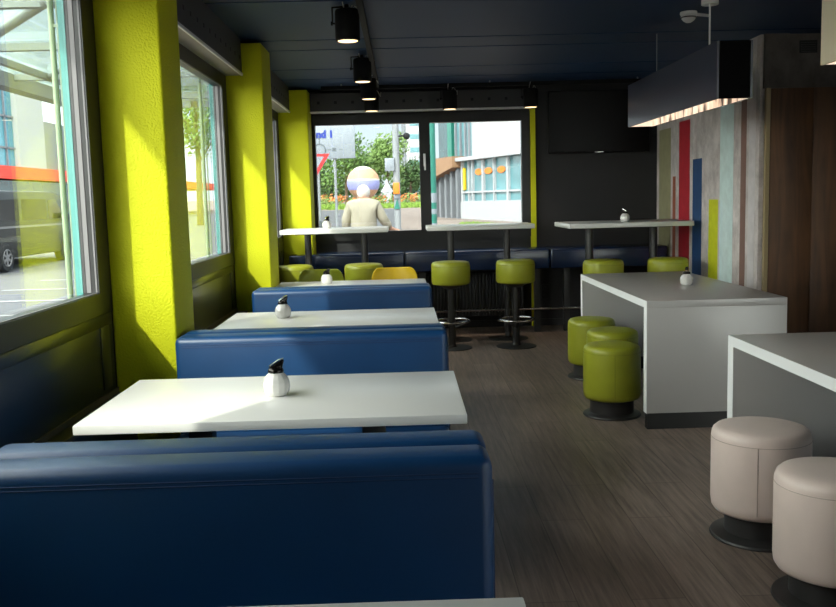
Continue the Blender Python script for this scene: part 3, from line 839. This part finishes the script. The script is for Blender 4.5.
# building slab over the windows
b = MB(); b.box(-1.92, -1.36, -3.5, 9.3, 2.87, 3.02); tag(b.build('roof_slab', M['overhang']), kind='structure')

b = MB()
for k_ in range(2600):
    x = random.uniform(-13, 3.0); y = random.uniform(66, 79)
    z = gz(y); h = random.uniform(0.12, 0.3); a = random.uniform(0, PI); dx, dy = 0.16*math.cos(a), 0.16*math.sin(a)
    b.poly([(x-dx, y-dy, z), (x+dx, y+dy, z), (x+random.uniform(-.05, .05), y, z+h)])
tag(b.build('grass', M['grass']), 'strip of bright grass along the far kerb', 'grass', kind='stuff')
b = MB()
for k_ in range(3000):
    x = random.uniform(2.0, 4.6); y = random.uniform(27, 36)
    if x > 2.9+ (36-y)*0.33 or x < 2.2+(36-y)*0.2: continue
    z = gz(y)+0.01; h = random.uniform(0.05, 0.14); a = random.uniform(0, PI); dx, dy = 0.06*math.cos(a), 0.06*math.sin(a)
    b.poly([(x-dx, y-dy, z), (x+dx, y+dy, z), (x+random.uniform(-.05, .05), y, z+h)])
gpolys = b
tag(b.build('grass', M['grass']), 'small lawn in front of the glazed building', 'grass', kind='stuff')

def leaf_cloud(mb, c, r, n, size, sc=(1, 1, 1), mi=0):
    for _ in range(n):
        u = Vector((random.gauss(0, 1), random.gauss(0, 1), random.gauss(0, 1))).normalized() * (random.random()**0.45) * r
        p = Vector(c) + Vector((u.x*sc[0], u.y*sc[1], u.z*sc[2]))
        a = Vector((random.gauss(0, 1), random.gauss(0, 1), random.gauss(0, 1))).normalized()
        t = a.orthogonal().normalized(); w = a.cross(t)
        s = size*random.uniform(0.6, 1.3)
        mb.poly([p-t*s, p+w*s*0.5, p+t*s, p-w*s*0.5], mi)

def tree(x, y, top, rad, leaf, label, bottom=None, n=1500, group='trees across the street', K=1.75):
    x, y, rad, top = x*K, y*K, rad*K, 1.36+(top-1.36)*K
    if bottom is not None: bottom = 1.36+(bottom-1.36)*K
    z0 = gz(y)
    o = empty('leafy_tree', (x, y, z0), label=label, cat='tree', group=group)
    H = top-z0; bot = (bottom-z0) if bottom is not None else H*0.35
    tk = MB(); tk.tube([(0, 0, 0), (0.05, 0.03, H*0.4), (0.0, 0, H*0.75)], [0.16, 0.12, 0.05], 10)
    for k in range(5):
        a = k*1.26; tk.tube([(0.03, 0.02, H*(0.38+0.05*k)), (rad*0.55*math.cos(a), rad*0.55*math.sin(a), H*(0.6+0.05*k))], [0.06, 0.02], 6)
    tk.build('trunk', M['bark'], o)
    f = MB()
    zc = (H+bot)/2; hz = (H-bot)/2
    for k in range(11):
        a = random.uniform(0, 2*PI); rr = random.uniform(0.15, 0.62)*rad; zz = zc + random.uniform(-0.62, 0.6)*hz
        leaf_cloud(f, (rr*math.cos(a), rr*math.sin(a), zz), min(rad, hz)*0.48, n//11, 0.10*K)
    leaf_cloud(f, (0, 0, zc), rad*0.7, n//4, 0.11*K, (1, 1, hz/max(rad, .1)))
    f.build('crown', leaf, o)
    return o
tree(-3.0, 50, 5.75, 1.9, M['leaf1'], 'tall leafy tree rising behind the white road sign', 1.9, 2600)
tree(-0.75, 52, 5.35, 1.55, M['leaf2'], 'pale green tree beside the grey street pole', 1.9, 2400)
tree(-5.3, 54, 5.6, 2.0, M['leaf3'], 'dark tree behind the yield sign', 1.7, 2000)
tree(-2.0, 56, 4.4, 1.6, M['leaf3'], 'dark tree filling the gap behind the striped globe', 1.6, 2000)
tree(0.6, 56.2, 4.0, 1.5, M['leaf3'], 'low dark tree behind the traffic pole', 1.7, 1500)
tree(-9.3, 42, 8.0, 2.2, M['leaf1'], 'street tree seen through the window between the two lime pillars', 3.2, 2600, K=1.0)
b = MB()
for k_ in range(60):
    leaf_cloud(b, (random.uniform(-12, 3), random.uniform(80.0, 83), gz(81)+random.uniform(0.1, 0.5)), 0.5, 34, 0.13, mi=0)
for k_ in range(70):
    leaf_cloud(b, (random.uniform(-12, 3), random.uniform(79.8, 82), gz(81)+random.uniform(0.3, 0.75)), 0.36, 16, 0.11, mi=1)
tag(b.build('flower_bed', [M['leaf2'], M['orange_flower']]), 'long bed of orange flowers across the road', 'flower bed', kind='stuff')
b = MB()
for k_ in range(90):
    leaf_cloud(b, (random.uniform(-16, 5.0), random.uniform(106, 110), gz(108)+random.uniform(0.2, 2.6)), 1.2, 40, 0.28)
tag(b.build('hedge', M['leaf3']), 'dark green hedge under the distant trees', 'hedge', kind='stuff')

# road sign
o = empty('road_sign', (-1.45, 20, gz(20)), label='big white direction board with blue lettering and a roundabout drawing', cat='sign')
zg = gz(20)
k = MB(); k.box(-0.62, 0.475, -0.02, 0.02, 2.30-zg, 3.01-zg, bev=0.008); k.build('board', M['sign_white'], o)
k = MB()
for x in (-0.35, 0.02): k.tube([(x, 0.05, 0), (x, 0.05, 2.95-zg)], 0.03)
k.build('post', M['post_grey'], o)
k = MB(); n = 24
k.tube([(-0.30+0.13*math.cos(2*PI*j/n), -0.022, 2.49-zg+0.13*math.sin(2*PI*j/n)) for j in range(n)], 0.012, 6, closed=True)
k.box(-0.31, -0.29, -0.024, -0.020, 2.63-zg, 2.80-zg); k.box(-0.16, -0.05, -0.024, -0.02, 2.485-zg, 2.50-zg); k.box(-0.02, 0.06, -0.024, -0.02, 2.46-zg, 2.53-zg)
k.box(0.12, 0.22, -0.024, -0.02, 2.485-zg, 2.495-zg)
k.build('route_drawing', M['sign_grey'], o)
fc = bpy.data.curves.new('lettering', 'FONT'); fc.body = 'and 1'; fc.size = 0.21; fc.offset = 0.012; fc.extrude = 0.003; fc.align_x = 'LEFT'
fc.materials.append(M['sign_blue'])
ft = bpy.data.objects.new('tmp_text', fc); COL.objects.link(ft); bpy.context.view_layer.update()
fm = bpy.data.meshes.new_from_object(ft.evaluated_get(bpy.context.evaluated_depsgraph_get())); fm.materials.clear(); fm.materials.append(M['sign_blue'])
bpy.data.objects.remove(ft)
fo = bpy.data.objects.new('lettering', fm); COL.objects.link(fo); fo.parent = o; fo.location = (-0.45, -0.024, 2.76-zg); fo.rotation_euler = (PI/2, 0, 0)

def yield_sign():
    o = empty('yield_sign', (-1.49, 16, gz(16)), label='red and white triangular yield sign cut by the window frame', cat='sign')
    z = gz(16)
    def tri(s): return [(-0.26*s, 2.20-z-0.12+0.12*s), (0.26*s, 2.20-z-0.12+0.12*s), (0, 2.20-z-0.12-0.30*s)]
    k = MB(); k.prism(tri(1.0), -0.012, 0.012, 'Y'); k.build('border', M['sign_red'], o)
    k = MB(); k.prism(tri(0.62), -0.015, -0.012, 'Y'); k.build('face', M['sign_white'], o)
    k = MB(); k.tube([(0, 0.04, 0), (0, 0.04, 2.18-z)], 0.025); k.build('post', M['post_grey'], o)
yield_sign()
o = empty('striped_post', (-0.965, 10.6, gz(10.6)), label='red and white striped street post at the window corner', cat='post')
k = MB(); k.tube([(0, 0, 0), (0, 0, 0.35)], 0.035); k.tube([(0, 0, 0.6), (0, 0, 0.88)], 0.035); k.lathe([(0.035, 0), (0.03, 0.03), (0, 0.04)], (0, 0, 1.14), 12); k.tube([(0, 0, 1.0), (0, 0, 1.14)], 0.035); k.build('white_band', M['sign_white'], o)
k = MB(); k.tube([(0, 0, 0.35), (0, 0, 0.6)], 0.036); k.tube([(0, 0, 0.88), (0, 0, 1.06)], 0.036); k.build('red_band', M['sign_red'], o)

# striped globe
o = empty('globe_sculpture', (-1.27, 31, gz(31)), label='large street globe banded in peach and lavender, behind the passer-by', cat='globe')
zc = 1.98-gz(31); R = 0.56
k = MB(); n = 20
def zone(t0, t1, mi, kk):
    kk.lathe([(R*math.cos(t0+(t1-t0)*j/6), R*math.sin(t0+(t1-t0)*j/6)) for j in range(7)], (0, 0, zc), 36, mi)
zone(-PI/2+0.001, -0.45, 0, k); zone(-0.45, 0.12, 1, k); zone(0.12, 0.22, 2, k); zone(0.22, 0.95, 0, k); zone(0.95, PI/2-0.001, 2, k)
k.build('ball', [M['globe_peach'], M['globe_lav'], M['globe_pale']], o)
k = MB(); k.tube([(0, 0, 0), (0, 0, zc-R+0.03)], 0.12, 16); k.lathe([(0, 0), (0.4, 0), (0.38, 0.08), (0, 0.1)], n=24); k.build('stand', M['post_grey'], o)

# white pavilion
o = empty('pavilion_tent', (-1.26, 84.5, gz(84.5)), label='small white pointed tent beside the flower bed', cat='tent')
k = MB(); k.lathe([(0.62, 1.1), (0.35, 1.5), (0.14, 1.9), (0.0, 2.4)], n=4); k.build('roof', M['bld_white'], o)
k = MB(); k.box(-0.43, 0.43, -0.43, 0.43, 0, 1.12); k.build('side_wall', M['bld_white'], o)

# traffic pole group
o = empty('traffic_pole', (-0.10, 24, gz(24)), label='tall grey street pole carrying a white box and an amber light', cat='pole')
z = gz(24)
k = MB(); k.tube([(0, 0, 0), (0, 0, 3.9)], 0.09, 14); k.build('post', M['post_grey'], o)
k = MB(); k.box(-0.30, -0.05, -0.16, -0.07, 2.12-z, 2.46-z, bev=0.02); k.build('sign_box', M['sign_white'], o)
k = MB(); k.box(-0.10, 0.07, -0.22, -0.08, 1.52-z, 1.82-z, bev=0.02); k.build('amber_light', M['orange_disc'], o)
k = MB(); k.lathe([(0, 0), (0.075, 0), (0.06, 0.05), (0, 0.06)], n=16, M=Matrix.Translation((-0.02, -0.09, 1.46-z)) @ Matrix.Rotation(PI/2, 4, 'X')); k.build('round_lamp', M['sign_white'], o)
k = MB(); k.prism([(-0.09, 1.13-z), (0.07, 1.13-z), (0.0, 1.4-z)], -0.12, -0.09, 'Y'); k.build('green_sign', M['pole_green'], o)
k = MB(); k.tube([(0, 0, 3.6), (0.24, -0.08, 3.75)], 0.02); k.sphere((0.29, -0.1, 2.72-z+1.0-1.0+0.3), 0.09); k.tube([(0.0, 0, 3.02-z), (0.29, -0.1, 3.04-z)], 0.02); k.build('lamp_head', M['tyre'], o)

# white office slab behind the pole
o = empty('white_building', (1.2, 112, gz(112)), label='white multi-storey building behind the street pole, at the mullion', cat='building')
k = MB(); k.box(-0.4, 2.0, 0, 8, 0, 14); k.build('wall', M['bld_white'], o)
for j in range(6):
    w = MB(); w.box(0.1, 1.6, -0.03, 0.02, 0.9+j*1.6, 1.5+j*1.6); w.build('window_band', M['bld_glass'], o)
k = MB(); k.box(-0.9, -0.45, 0.2, 7, 0, 12); k.build('stair_tower', M['bld_grey'], o)

# green pole by the mullion
o = empty('green_pole', (0.545, 16, gz(16)), label='green street pole with pale stickers, just past the mullion', cat='pole')
k = MB(); k.tube([(0, 0, 0), (0, 0, 4.2)], 0.085, 18); k.build('post', M['pole_green'], o)
k = MB(); z = gz(16)
k.lathe([(0.0865, 0), (0.0865, 0.17)], (0, 0, 1.30-z), 18); k.lathe([(0.0865, 0), (0.0865, 0.09)], (0, 0, 1.10-z), 18); k.lathe([(0.0865, 0), (0.0865, 0.08)], (0, 0, 0.86-z), 18)
k.build('sticker', M['sign_white'], o)

# glazed building across the street
P0, P1 = Vector((2.80, 42.0, 0)), Vector((4.90, 36.3, 0))
ang = math.atan2(P1.y-P0.y, P1.x-P0.x); LB = (P1-P0).length
o = empty('glass_building', (P0.x, P0.y, gz(42)), ang, label='glazed white corner building with orange discs in its windows', cat='building')
Z0 = gz(42)
def wz(z): return z-Z0
# local x runs along the facade towards the viewer, local -y... the street side is +/-: keep street at y<0 side
S = -1.0  # street side
k = MB(); k.box(-0.1, 9.0, 0.0, 3.0, -0.4, wz(1.20)); k.build('base_wall', M['bld_white'], o)
k = MB(); k.box(0.0, 9.0, 0.12, 3.0, wz(1.20), wz(3.06)); k.build('glazing', M['bld_glass'], o)
k = MB()
for j, x in enumerate((0.0, 0.75, 1.15, 2.2, 3.35, 4.6, 5.9, 7.2, 8.5)):
    w = 0.16 if j in (0, 3, 5) else 0.09
    k.box(x, x+w, 0.0, 0.12, wz(1.20), wz(3.06))
k.box(0, 9.0, 0.01, 0.11, wz(1.60), wz(1.68)); k.box(0, 9.0, 0.01, 0.11, wz(1.16), wz(1.24))
k.build('mullion', M['bld_white'], o)
k = MB(); k.box(-0.3, 9.0, -0.25, 3.0, wz(3.06), wz(3.22)); k.build('roof_edge', M['bld_white'], o)
k = MB(); k.box(0.6, 9.0, 0.3, 4.0, wz(3.22), wz(6.5)); k.build('upper_wall', M['bld_white'], o)
k = MB(); k.box(-1.0, 0.6, 0.25, 3.0, wz(3.22), wz(6.5)); k.build('corner_glazing', M['bld_glass'], o)
k = MB()
for x in (-1.0, -0.45, 0.1, 0.5): k.box(x, x+0.10, 0.15, 0.25, wz(3.22), wz(6.5))
k.build('corner_mullion', M['bld_grey'], o)
k = MB(); k.box(-4.0, -1.0, 0.6, 3.0, wz(3.30), wz(6.5)); k.build('dark_glazing', M['bld_glass_dark'], o)
k = MB(); k.box(-2.2, -1.7, 0.3, 0.6, wz(3.3), wz(6.5)); k.build('green_fin', M['pole_green'], o)
k = MB(); k.prism([(-4.0, wz(2.1)), (-0.1, wz(2.8)), (-0.1, wz(3.3)), (-4.0, wz(3.3))], -0.4, 3.0, 'Y'); k.build('soffit', M['bld_brown'], o)
k = MB(); k.box(-4.0, -0.1, 1.2, 3.0, -0.3, wz(2.3)); k.build('arcade_wall', M['bld_brown'], o)
for j in range(6):
    q = MB(); x = -3.8+j*0.68; q.box(x, x+0.2, -0.1, 0.25, -0.4, wz(2.2+0.11*j)); q.build('column', M['bld_grey'], o)
for x, zz in ((1.75, 2.52), (2.75, 2.53), (4.0, 2.54)):
    q = MB(); q.lathe([(0, 0), (0.34, 0), (0.34, 0.03), (0, 0.03)], n=24, M=Matrix.Translation((x, 0.10, wz(zz))) @ Matrix.Diagonal((1.1, 1, 0.42, 1)) @ Matrix.Rotation(PI/2, 4, 'X')); q.build('orange_disc', M['orange_disc'], o)
q = MB(); q.box(0.18, 0.36, 0.02, 0.1, wz(1.75), wz(2.75)); q.build('yellow_banner', M['yellow_shell'], o)

# curtain-wall building beyond the side windows
o = empty('teal_building', (-15, 15, gz(30)), label='teal glass building with a red fascia across the side street', cat='building')
Z = gz(30)
k = MB(); k.box(-6, -0.05, 0, 34, -1, 2.5-Z); k.build('shop_front', M['bld_glass_dark'], o)
k = MB(); k.box(-6, 0.25, -2, 60, 2.55-Z, 3.03-Z); k.build('fascia', M['red_fascia'], o)
k = MB(); k.box(-6, 0, 0, 20.8, 3.03-Z, 6.4); k.build('curtain_wall', M['teal_glass'], o)
k = MB()
for y in range(0, 22, 2): k.box(0, 0.06, y, y+0.08, 3.03-Z, 6.4)
for zz in (3.7, 4.9, 6.1): k.box(0, 0.06, 0, 20.8, zz-Z, zz-Z+0.08)
k.build('mullion', M['bld_grey'], o)
k = MB(); k.box(-6, 0.2, 20.8, 23.4, 3.03-Z, 6.4); k.build('white_wall', M['bld_white'], o)
k = MB(); k.box(-6, 0.0, 23.4, 34, 3.03-Z, 4.8); k.build('grey_wall', M['bld_grey'], o)

# van parked in the side street
def van():
    o = empty('van', (-9.0, 20.2, gz(20.2)), label='dark van parked in the side street, seen through the large window', cat='van')
    o.scale = (1, 1, 0.86)
    z = 0.0
    side = [(-2.75, 0.35), (-2.75, 0.95), (-2.70, 1.55), (-2.55, 1.85), (-2.3, 1.92), (0.9, 1.92), (1.35, 1.85), (1.95, 1.25), (2.45, 1.08), (2.62, 0.85), (2.65, 0.40), (2.5, 0.30), (-2.6, 0.30)]
    k = MB(); k.prism([(a, c) for a, c in side], -0.93, 0.93, 'X', bev=0.05); k.build('body', M['van'], o)
    k = MB()
    for s in (-1, 1):
        xx = 0.932*s
        k.prism([(-2.4, 1.2), (-2.35, 1.68), (-0.95, 1.72), (-0.95, 1.2)], xx-0.006*s, xx+0.004*s, 'X')
        k.prism([(-0.8, 1.2), (-0.8, 1.72), (0.55, 1.72), (0.55, 1.2)], xx-0.006*s, xx+0.004*s, 'X')
        k.prism([(0.65, 1.2), (0.65, 1.7), (1.1, 1.7), (1.6, 1.22)], xx-0.006*s, xx+0.004*s, 'X')
    k.build('side_glass', M['van_glass'], o)
    k = MB()
    for s in (-1, 1):
        k.box(0.925*s, 0.945*s, -2.5, 1.7, 1.02, 1.07)
    k.build('trim_strip', M['alu_light'], o)
    k = MB(); k.box(0.6, 0.9, 2.52, 2.66, 0.72, 0.92, bev=0.02); k.box(-0.9, -0.6, 2.52, 2.66, 0.72, 0.92, bev=0.02); k.build('headlight', M['alu_light'], o)
    k = MB()
    for s in (-1, 1): k.box(0.95*s, 1.12*s, 1.35, 1.47, 1.15, 1.35, bev=0.03)
    k.build('mirror', M['van'], o)
    for y in (-1.72, 1.55):
        for s in (-1, 1):
            Mx = Matrix.Translation((0.86*s, y, 0.33)) @ Matrix.Rotation(PI/2*s, 4, 'Y')
            w = MB(); w.lathe([(0, -0.10), (0.29, -0.10), (0.33, -0.07), (0.33, 0.07), (0.30, 0.10), (0.21, 0.10), (0.21, 0.08), (0, 0.08)], n=32, M=Mx); wo = w.build('wheel', M['tyre'], o)
            h = MB(); h.lathe([(0.05, 0.095), (0.0, 0.10)], n=16, M=Mx); h.tube([(0.195*math.cos(2*PI*q/28), 0.195*math.sin(2*PI*q/28), 0.095) for q in range(28)], 0.014, 8, closed=True, M=Mx)
            for q in range(6):
                a = q*PI/3; h.box(0.03, 0.19, -0.025, 0.025, 0.082, 0.098, M=Mx @ Matrix.Rotation(a, 4, 'Z'))
            h.build('rim', M['alu_light'], wo)
van()

# glazed street canopy
o = empty('street_canopy', (0, 0, 0), label='pale steel and glass street canopy outside the large window', cat='canopy')
k = MB()
k.box(-5.60, -5.36, 6.0, 18.0, 3.05, 3.25); k.box(-4.95, -4.87, 6.0, 18.0, 3.16, 3.24); k.box(-2.7, -2.6, 6.0, 18.0, 3.15, 3.25)
for y in (8.4, 10.6, 13.0, 15.6): k.box(-5.4, -2.6, y-0.05, y+0.05, 3.16, 3.24)
k.tube([(-4.9, 13, 3.2), (-2.7, 9.6, 3.2)], 0.035); k.tube([(-5.4, 11.4, 3.2), (-3.07, 8.28, 3.2)], 0.05)
k.tube([(-4.9, 13, 3.2), (-3.6, 15.0, 3.2)], 0.035)
k.build('frame', M['canopy_steel'], o)
k = MB(); k.box(-5.6, -2.6, 6.0, 18.0, 3.26, 3.275); k.build('roof_glass', M['canopy_glass'], o)
for y in (7.0, 11.6):
    k = MB(); k.box(-5.56, -5.36, y-0.1, y+0.1, gz(y), 3.05); k.build('post', M['bld_white'], o)

# ------------------------------------------------------------------- person
def skin_obj(name, verts, edges, radii, m, parent, sub=2, root=0, loc=(0, 0, 0)):
    me = bpy.data.meshes.new(name); me.from_pydata(verts, edges, [])
    o = bpy.data.objects.new(name, me); COL.objects.link(o); o.parent = parent; o.location = loc
    md = o.modifiers.new('skin', 'SKIN'); md.use_smooth_shade = True
    sv = me.skin_vertices[0].data
    for i, r in enumerate(radii):
        sv[i].radius = r if isinstance(r, tuple) else (r, r); sv[i].use_root = (i == root)
    s = o.modifiers.new('sub', 'SUBSURF'); s.levels = sub; s.render_levels = sub
    me.materials.append(m)
    return o
def person():
    y = 11.9
    o = empty('person', (-0.50, y, gz(y)), label='person in a beige jacket seen from behind through the window, arm bent', cat='person')
    o.scale = (0.95, 1.0, 1.10)
    # stooped, facing away (+Y): pelvis at 0.80
    V = [(0, 0, 0.80), (0, 0.02, 0.92), (0, 0.06, 1.07), (0, 0.11, 1.19), (0, 0.16, 1.235), (0, 0.21, 1.25),   # 0-5 spine, neck
         (0, 0.25, 1.265), (0, 0.28, 1.33),                                                                  # 6,7 head
         (-0.17, 0.11, 1.18), (-0.24, 0.10, 1.00), (-0.235, 0.22, 0.82), (-0.22, 0.30, 0.77),                # 8-11 arm
         (0.17, 0.11, 1.18), (0.255, 0.09, 1.02), (0.36, 0.16, 0.905), (0.43, 0.20, 0.88),                   # 12-15 arm
         (-0.10, 0.0, 0.75), (-0.11, 0.05, 0.43), (-0.12, -0.02, 0.09), (-0.12, 0.13, 0.035),                # 16-19 leg
         (0.10, 0.0, 0.75), (0.11, 0.05, 0.43), (0.12, -0.02, 0.09), (0.12, 0.13, 0.035)]
    E = [(0, 1), (1, 2), (2, 3), (3, 4), (4, 5), (5, 6), (6, 7), (3, 8), (8, 9), (9, 10), (10, 11), (3, 12), (12, 13), (13, 14), (14, 15), (0, 16), (16, 17), (17, 18), (18, 19), (0, 20), (20, 21), (21, 22), (22, 23)]
    Rr = [(0.15, 0.11), (0.14, 0.10), (0.155, 0.105), (0.14, 0.09), (0.065, 0.06), 0.055, (0.08, 0.095), (0.07, 0.085),
          0.06, 0.047, 0.036, 0.027, 0.06, 0.047, 0.036, 0.027, 0.085, 0.06, 0.04, 0.035, 0.085, 0.06, 0.04, 0.035]
    # fingers on both hands
    for base, dr in ((11, Vector((0.02, 0.9, -0.35))), (15, Vector((0.9, 0.4, -0.15)))):
        p = Vector(V[base]); dr = dr.normalized(); sd = dr.cross(Vector((0, 0, 1))).normalized()
        palm = len(V); V.append(tuple(p+dr*0.06)); Rr.append((0.034, 0.018)); E.append((base, palm))
        for f, (off, ln) in enumerate(((-0.030, 0.062), (-0.010, 0.075), (0.011, 0.07), (0.031, 0.055))):
            a = len(V); V.append(tuple(p+dr*0.085+sd*off)); Rr.append(0.009); E.append((palm, a))
            c = len(V); V.append(tuple(p+dr*(0.085+ln*0.55)+sd*off*1.1+Vector((0, 0, -0.006)))); Rr.append(0.008); E.append((a, c))
            d = len(V); V.append(tuple(p+dr*(0.085+ln)+sd*off*1.1+Vector((0, 0, -0.024)))); Rr.append(0.007); E.append((c, d))
        a = len(V); V.append(tuple(p+dr*0.05-sd*0.045)); Rr.append(0.010); E.append((palm, a))
        c = len(V); V.append(tuple(p+dr*0.085-sd*0.06)); Rr.append(0.008); E.append((a, c))
    skin_obj('body', V, E, Rr, M['skin'], o)
    # jacket
    J = [(0, 0.0, 0.70), (0, 0.02, 0.86), (0, 0.06, 1.05), (0, 0.11, 1.19), (0, 0.15, 1.25),
         (-0.18, 0.105, 1.175), (-0.255, 0.095, 1.00), (-0.24, 0.20, 0.84), (0.18, 0.105, 1.175), (0.27, 0.085, 1.02), (0.365, 0.15, 0.91)]
    JE = [(0, 1), (1, 2), (2, 3), (3, 4), (3, 5), (5, 6), (6, 7), (3, 8), (8, 9), (9, 10)]
    skin_obj('jacket', J, JE, [(0.20, 0.15), (0.195, 0.145), (0.20, 0.14), (0.165, 0.115), (0.075, 0.07), 0.085, 0.072, 0.056, 0.085, 0.072, 0.056], M['jacket'], o)
    T = [(0, 0, 0.80), (-0.10, 0.0, 0.73), (-0.11, 0.05, 0.43), (-0.12, -0.02, 0.10), (0.10, 0.0, 0.73), (0.11, 0.05, 0.43), (0.12, -0.02, 0.10)]
    skin_obj('trousers', T, [(0, 1), (1, 2), (2, 3), (0, 4), (4, 5), (5, 6)], [(0.165, 0.125), 0.105, 0.08, 0.065, 0.105, 0.08, 0.065], M['trousers'], o)
    for s in (-1, 1):
        k = MB(); k.box(0.12*s-0.048, 0.12*s+0.048, -0.08, 0.20, 0.0, 0.085, bev=0.03, seg=3); k.build('shoe', M['shoe'], o)
    k = MB(); k.sphere((0, 0.26, 1.352), 0.112, sc=(0.86, 1.0, 0.80)); k.build('hair', M['hair'], o)
    for s in (-1, 1):
        k = MB(); k.sphere((0.082*s, 0.275, 1.275), 0.028, sc=(0.4, 0.7, 1.1)); k.build('ear', M['skin'], o)
        k = MB(); k.sphere((0.032*s, 0.362, 1.30), 0.012); k.build('eye', M['shoe'], o)
    k = MB(); k.prism([(0.355, 1.30), (0.398, 1.26), (0.36, 1.252)], -0.014, 0.014, 'X', bev=0.004); k.build('nose', M['skin'], o)
    k = MB(); k.box(-0.026, 0.026, 0.352, 0.362, 1.222, 1.232, bev=0.003); k.build('mouth', M['globe_peach'], o)
person()

# ------------------------------------------------------------------- light
w = bpy.data.worlds.new('sky'); SC.world = w; w.use_nodes = True
nt = w.node_tree; bg = nt.nodes['Background']
tc = nt.nodes.new('ShaderNodeTexCoord')
def sky_ramp(src, stops):
    c = nt.nodes.new('ShaderNodeValToRGB'); nt.links.new(src, c.inputs['Fac']); e = c.color_ramp.elements
    e[0].position, e[0].color = stops[0]; e[1].position, e[1].color = stops[-1]
    for p_, col in stops[1:-1]:
        x = e.new(p_); x.color = col
    return c
sx = nt.nodes.new('ShaderNodeSeparateXYZ'); nt.links.new(tc.outputs['Generated'], sx.inputs[0])
hue = sky_ramp(sx.outputs['Z'], [(0.0, (0.96, 0.98, 1.0, 1)), (0.10, (0.80, 0.90, 1.0, 1)), (0.6, (0.74, 0.86, 1.0, 1))])
# hazy sky: bright on the sun's side, calmer and bluer away from it
dt = nt.nodes.new('ShaderNodeVectorMath'); dt.operation = 'DOT_PRODUCT'; dt.inputs[1].default_value = (-0.66, -0.62, 0.42)
nt.links.new(tc.outputs['Generated'], dt.inputs[0])
mr = nt.nodes.new('ShaderNodeMapRange'); mr.inputs[1].default_value = -0.55; mr.inputs[2].default_value = 0.9; mr.inputs[3].default_value = SKY_LO; mr.inputs[4].default_value = SKY_HI
mr.interpolation_type = 'SMOOTHSTEP'
nt.links.new(dt.outputs['Value'], mr.inputs[0])
warm = nt.nodes.new('ShaderNodeMix'); warm.data_type = 'RGBA'; warm.blend_type = 'MIX'; warm.inputs[7].default_value = (1.0, 0.975, 0.94, 1)
m2 = nt.nodes.new('ShaderNodeMapRange'); m2.inputs[1].default_value = -0.45; m2.inputs[2].default_value = 0.35
nt.links.new(dt.outputs['Value'], m2.inputs[0]); nt.links.new(m2.outputs[0], warm.inputs[0])
nt.links.new(hue.outputs['Color'], warm.inputs[6]); nt.links.new(warm.outputs[2], bg.inputs['Color']); nt.links.new(mr.outputs[0], bg.inputs['Strength'])
sd = bpy.data.lights.new('sun', 'SUN'); sd.energy = 1.25; sd.color = (1, 0.95, 0.86); sd.angle = math.radians(1.2)
so = bpy.data.objects.new('sun', sd); COL.objects.link(so)
so.rotation_euler = Vector((0.64, 1.0, -0.9)).to_track_quat('-Z', 'Y').to_euler(); so.location = (-12, -14, 16)

# ------------------------------------------------------------------ camera
cam = bpy.data.cameras.new('camera'); co = bpy.data.objects.new('camera', cam); COL.objects.link(co)
cam.sensor_fit = 'HORIZONTAL'; cam.sensor_width = 36.0; cam.lens = 36.0*900/836
cam.clip_start = 0.05; cam.clip_end = 400
p, yw, r = 0.114853605, 0.0157521662, -0.0262707078
c_, s_ = math.cos, math.sin
fwd = Vector((s_(yw)*c_(p), c_(yw)*c_(p), -s_(p))); right = Vector((c_(yw), -s_(yw), 0)); down = fwd.cross(right)
rr = c_(r)*right - s_(r)*down; dd = s_(r)*right + c_(r)*down
mw = Matrix(((rr.x, -dd.x, -fwd.x, 0), (rr.y, -dd.y, -fwd.y, 0), (rr.z, -dd.z, -fwd.z, 1.36), (0, 0, 0, 1)))
co.matrix_world = mw
SC.camera = co
SC.view_settings.view_transform = 'Standard'; SC.view_settings.look = 'None'; SC.view_settings.gamma = 1.0
SC.view_settings.use_curve_mapping = False
SC.view_settings.exposure = 2.45
cy = SC.cycles
cy.use_denoising = True
cy.max_bounces = 12; cy.diffuse_bounces = 6; cy.glossy_bounces = 5; cy.transparent_max_bounces = 24; cy.transmission_bounces = 6
cy.sample_clamp_indirect = 6.0; cy.caustics_reflective = False; cy.caustics_refractive = False
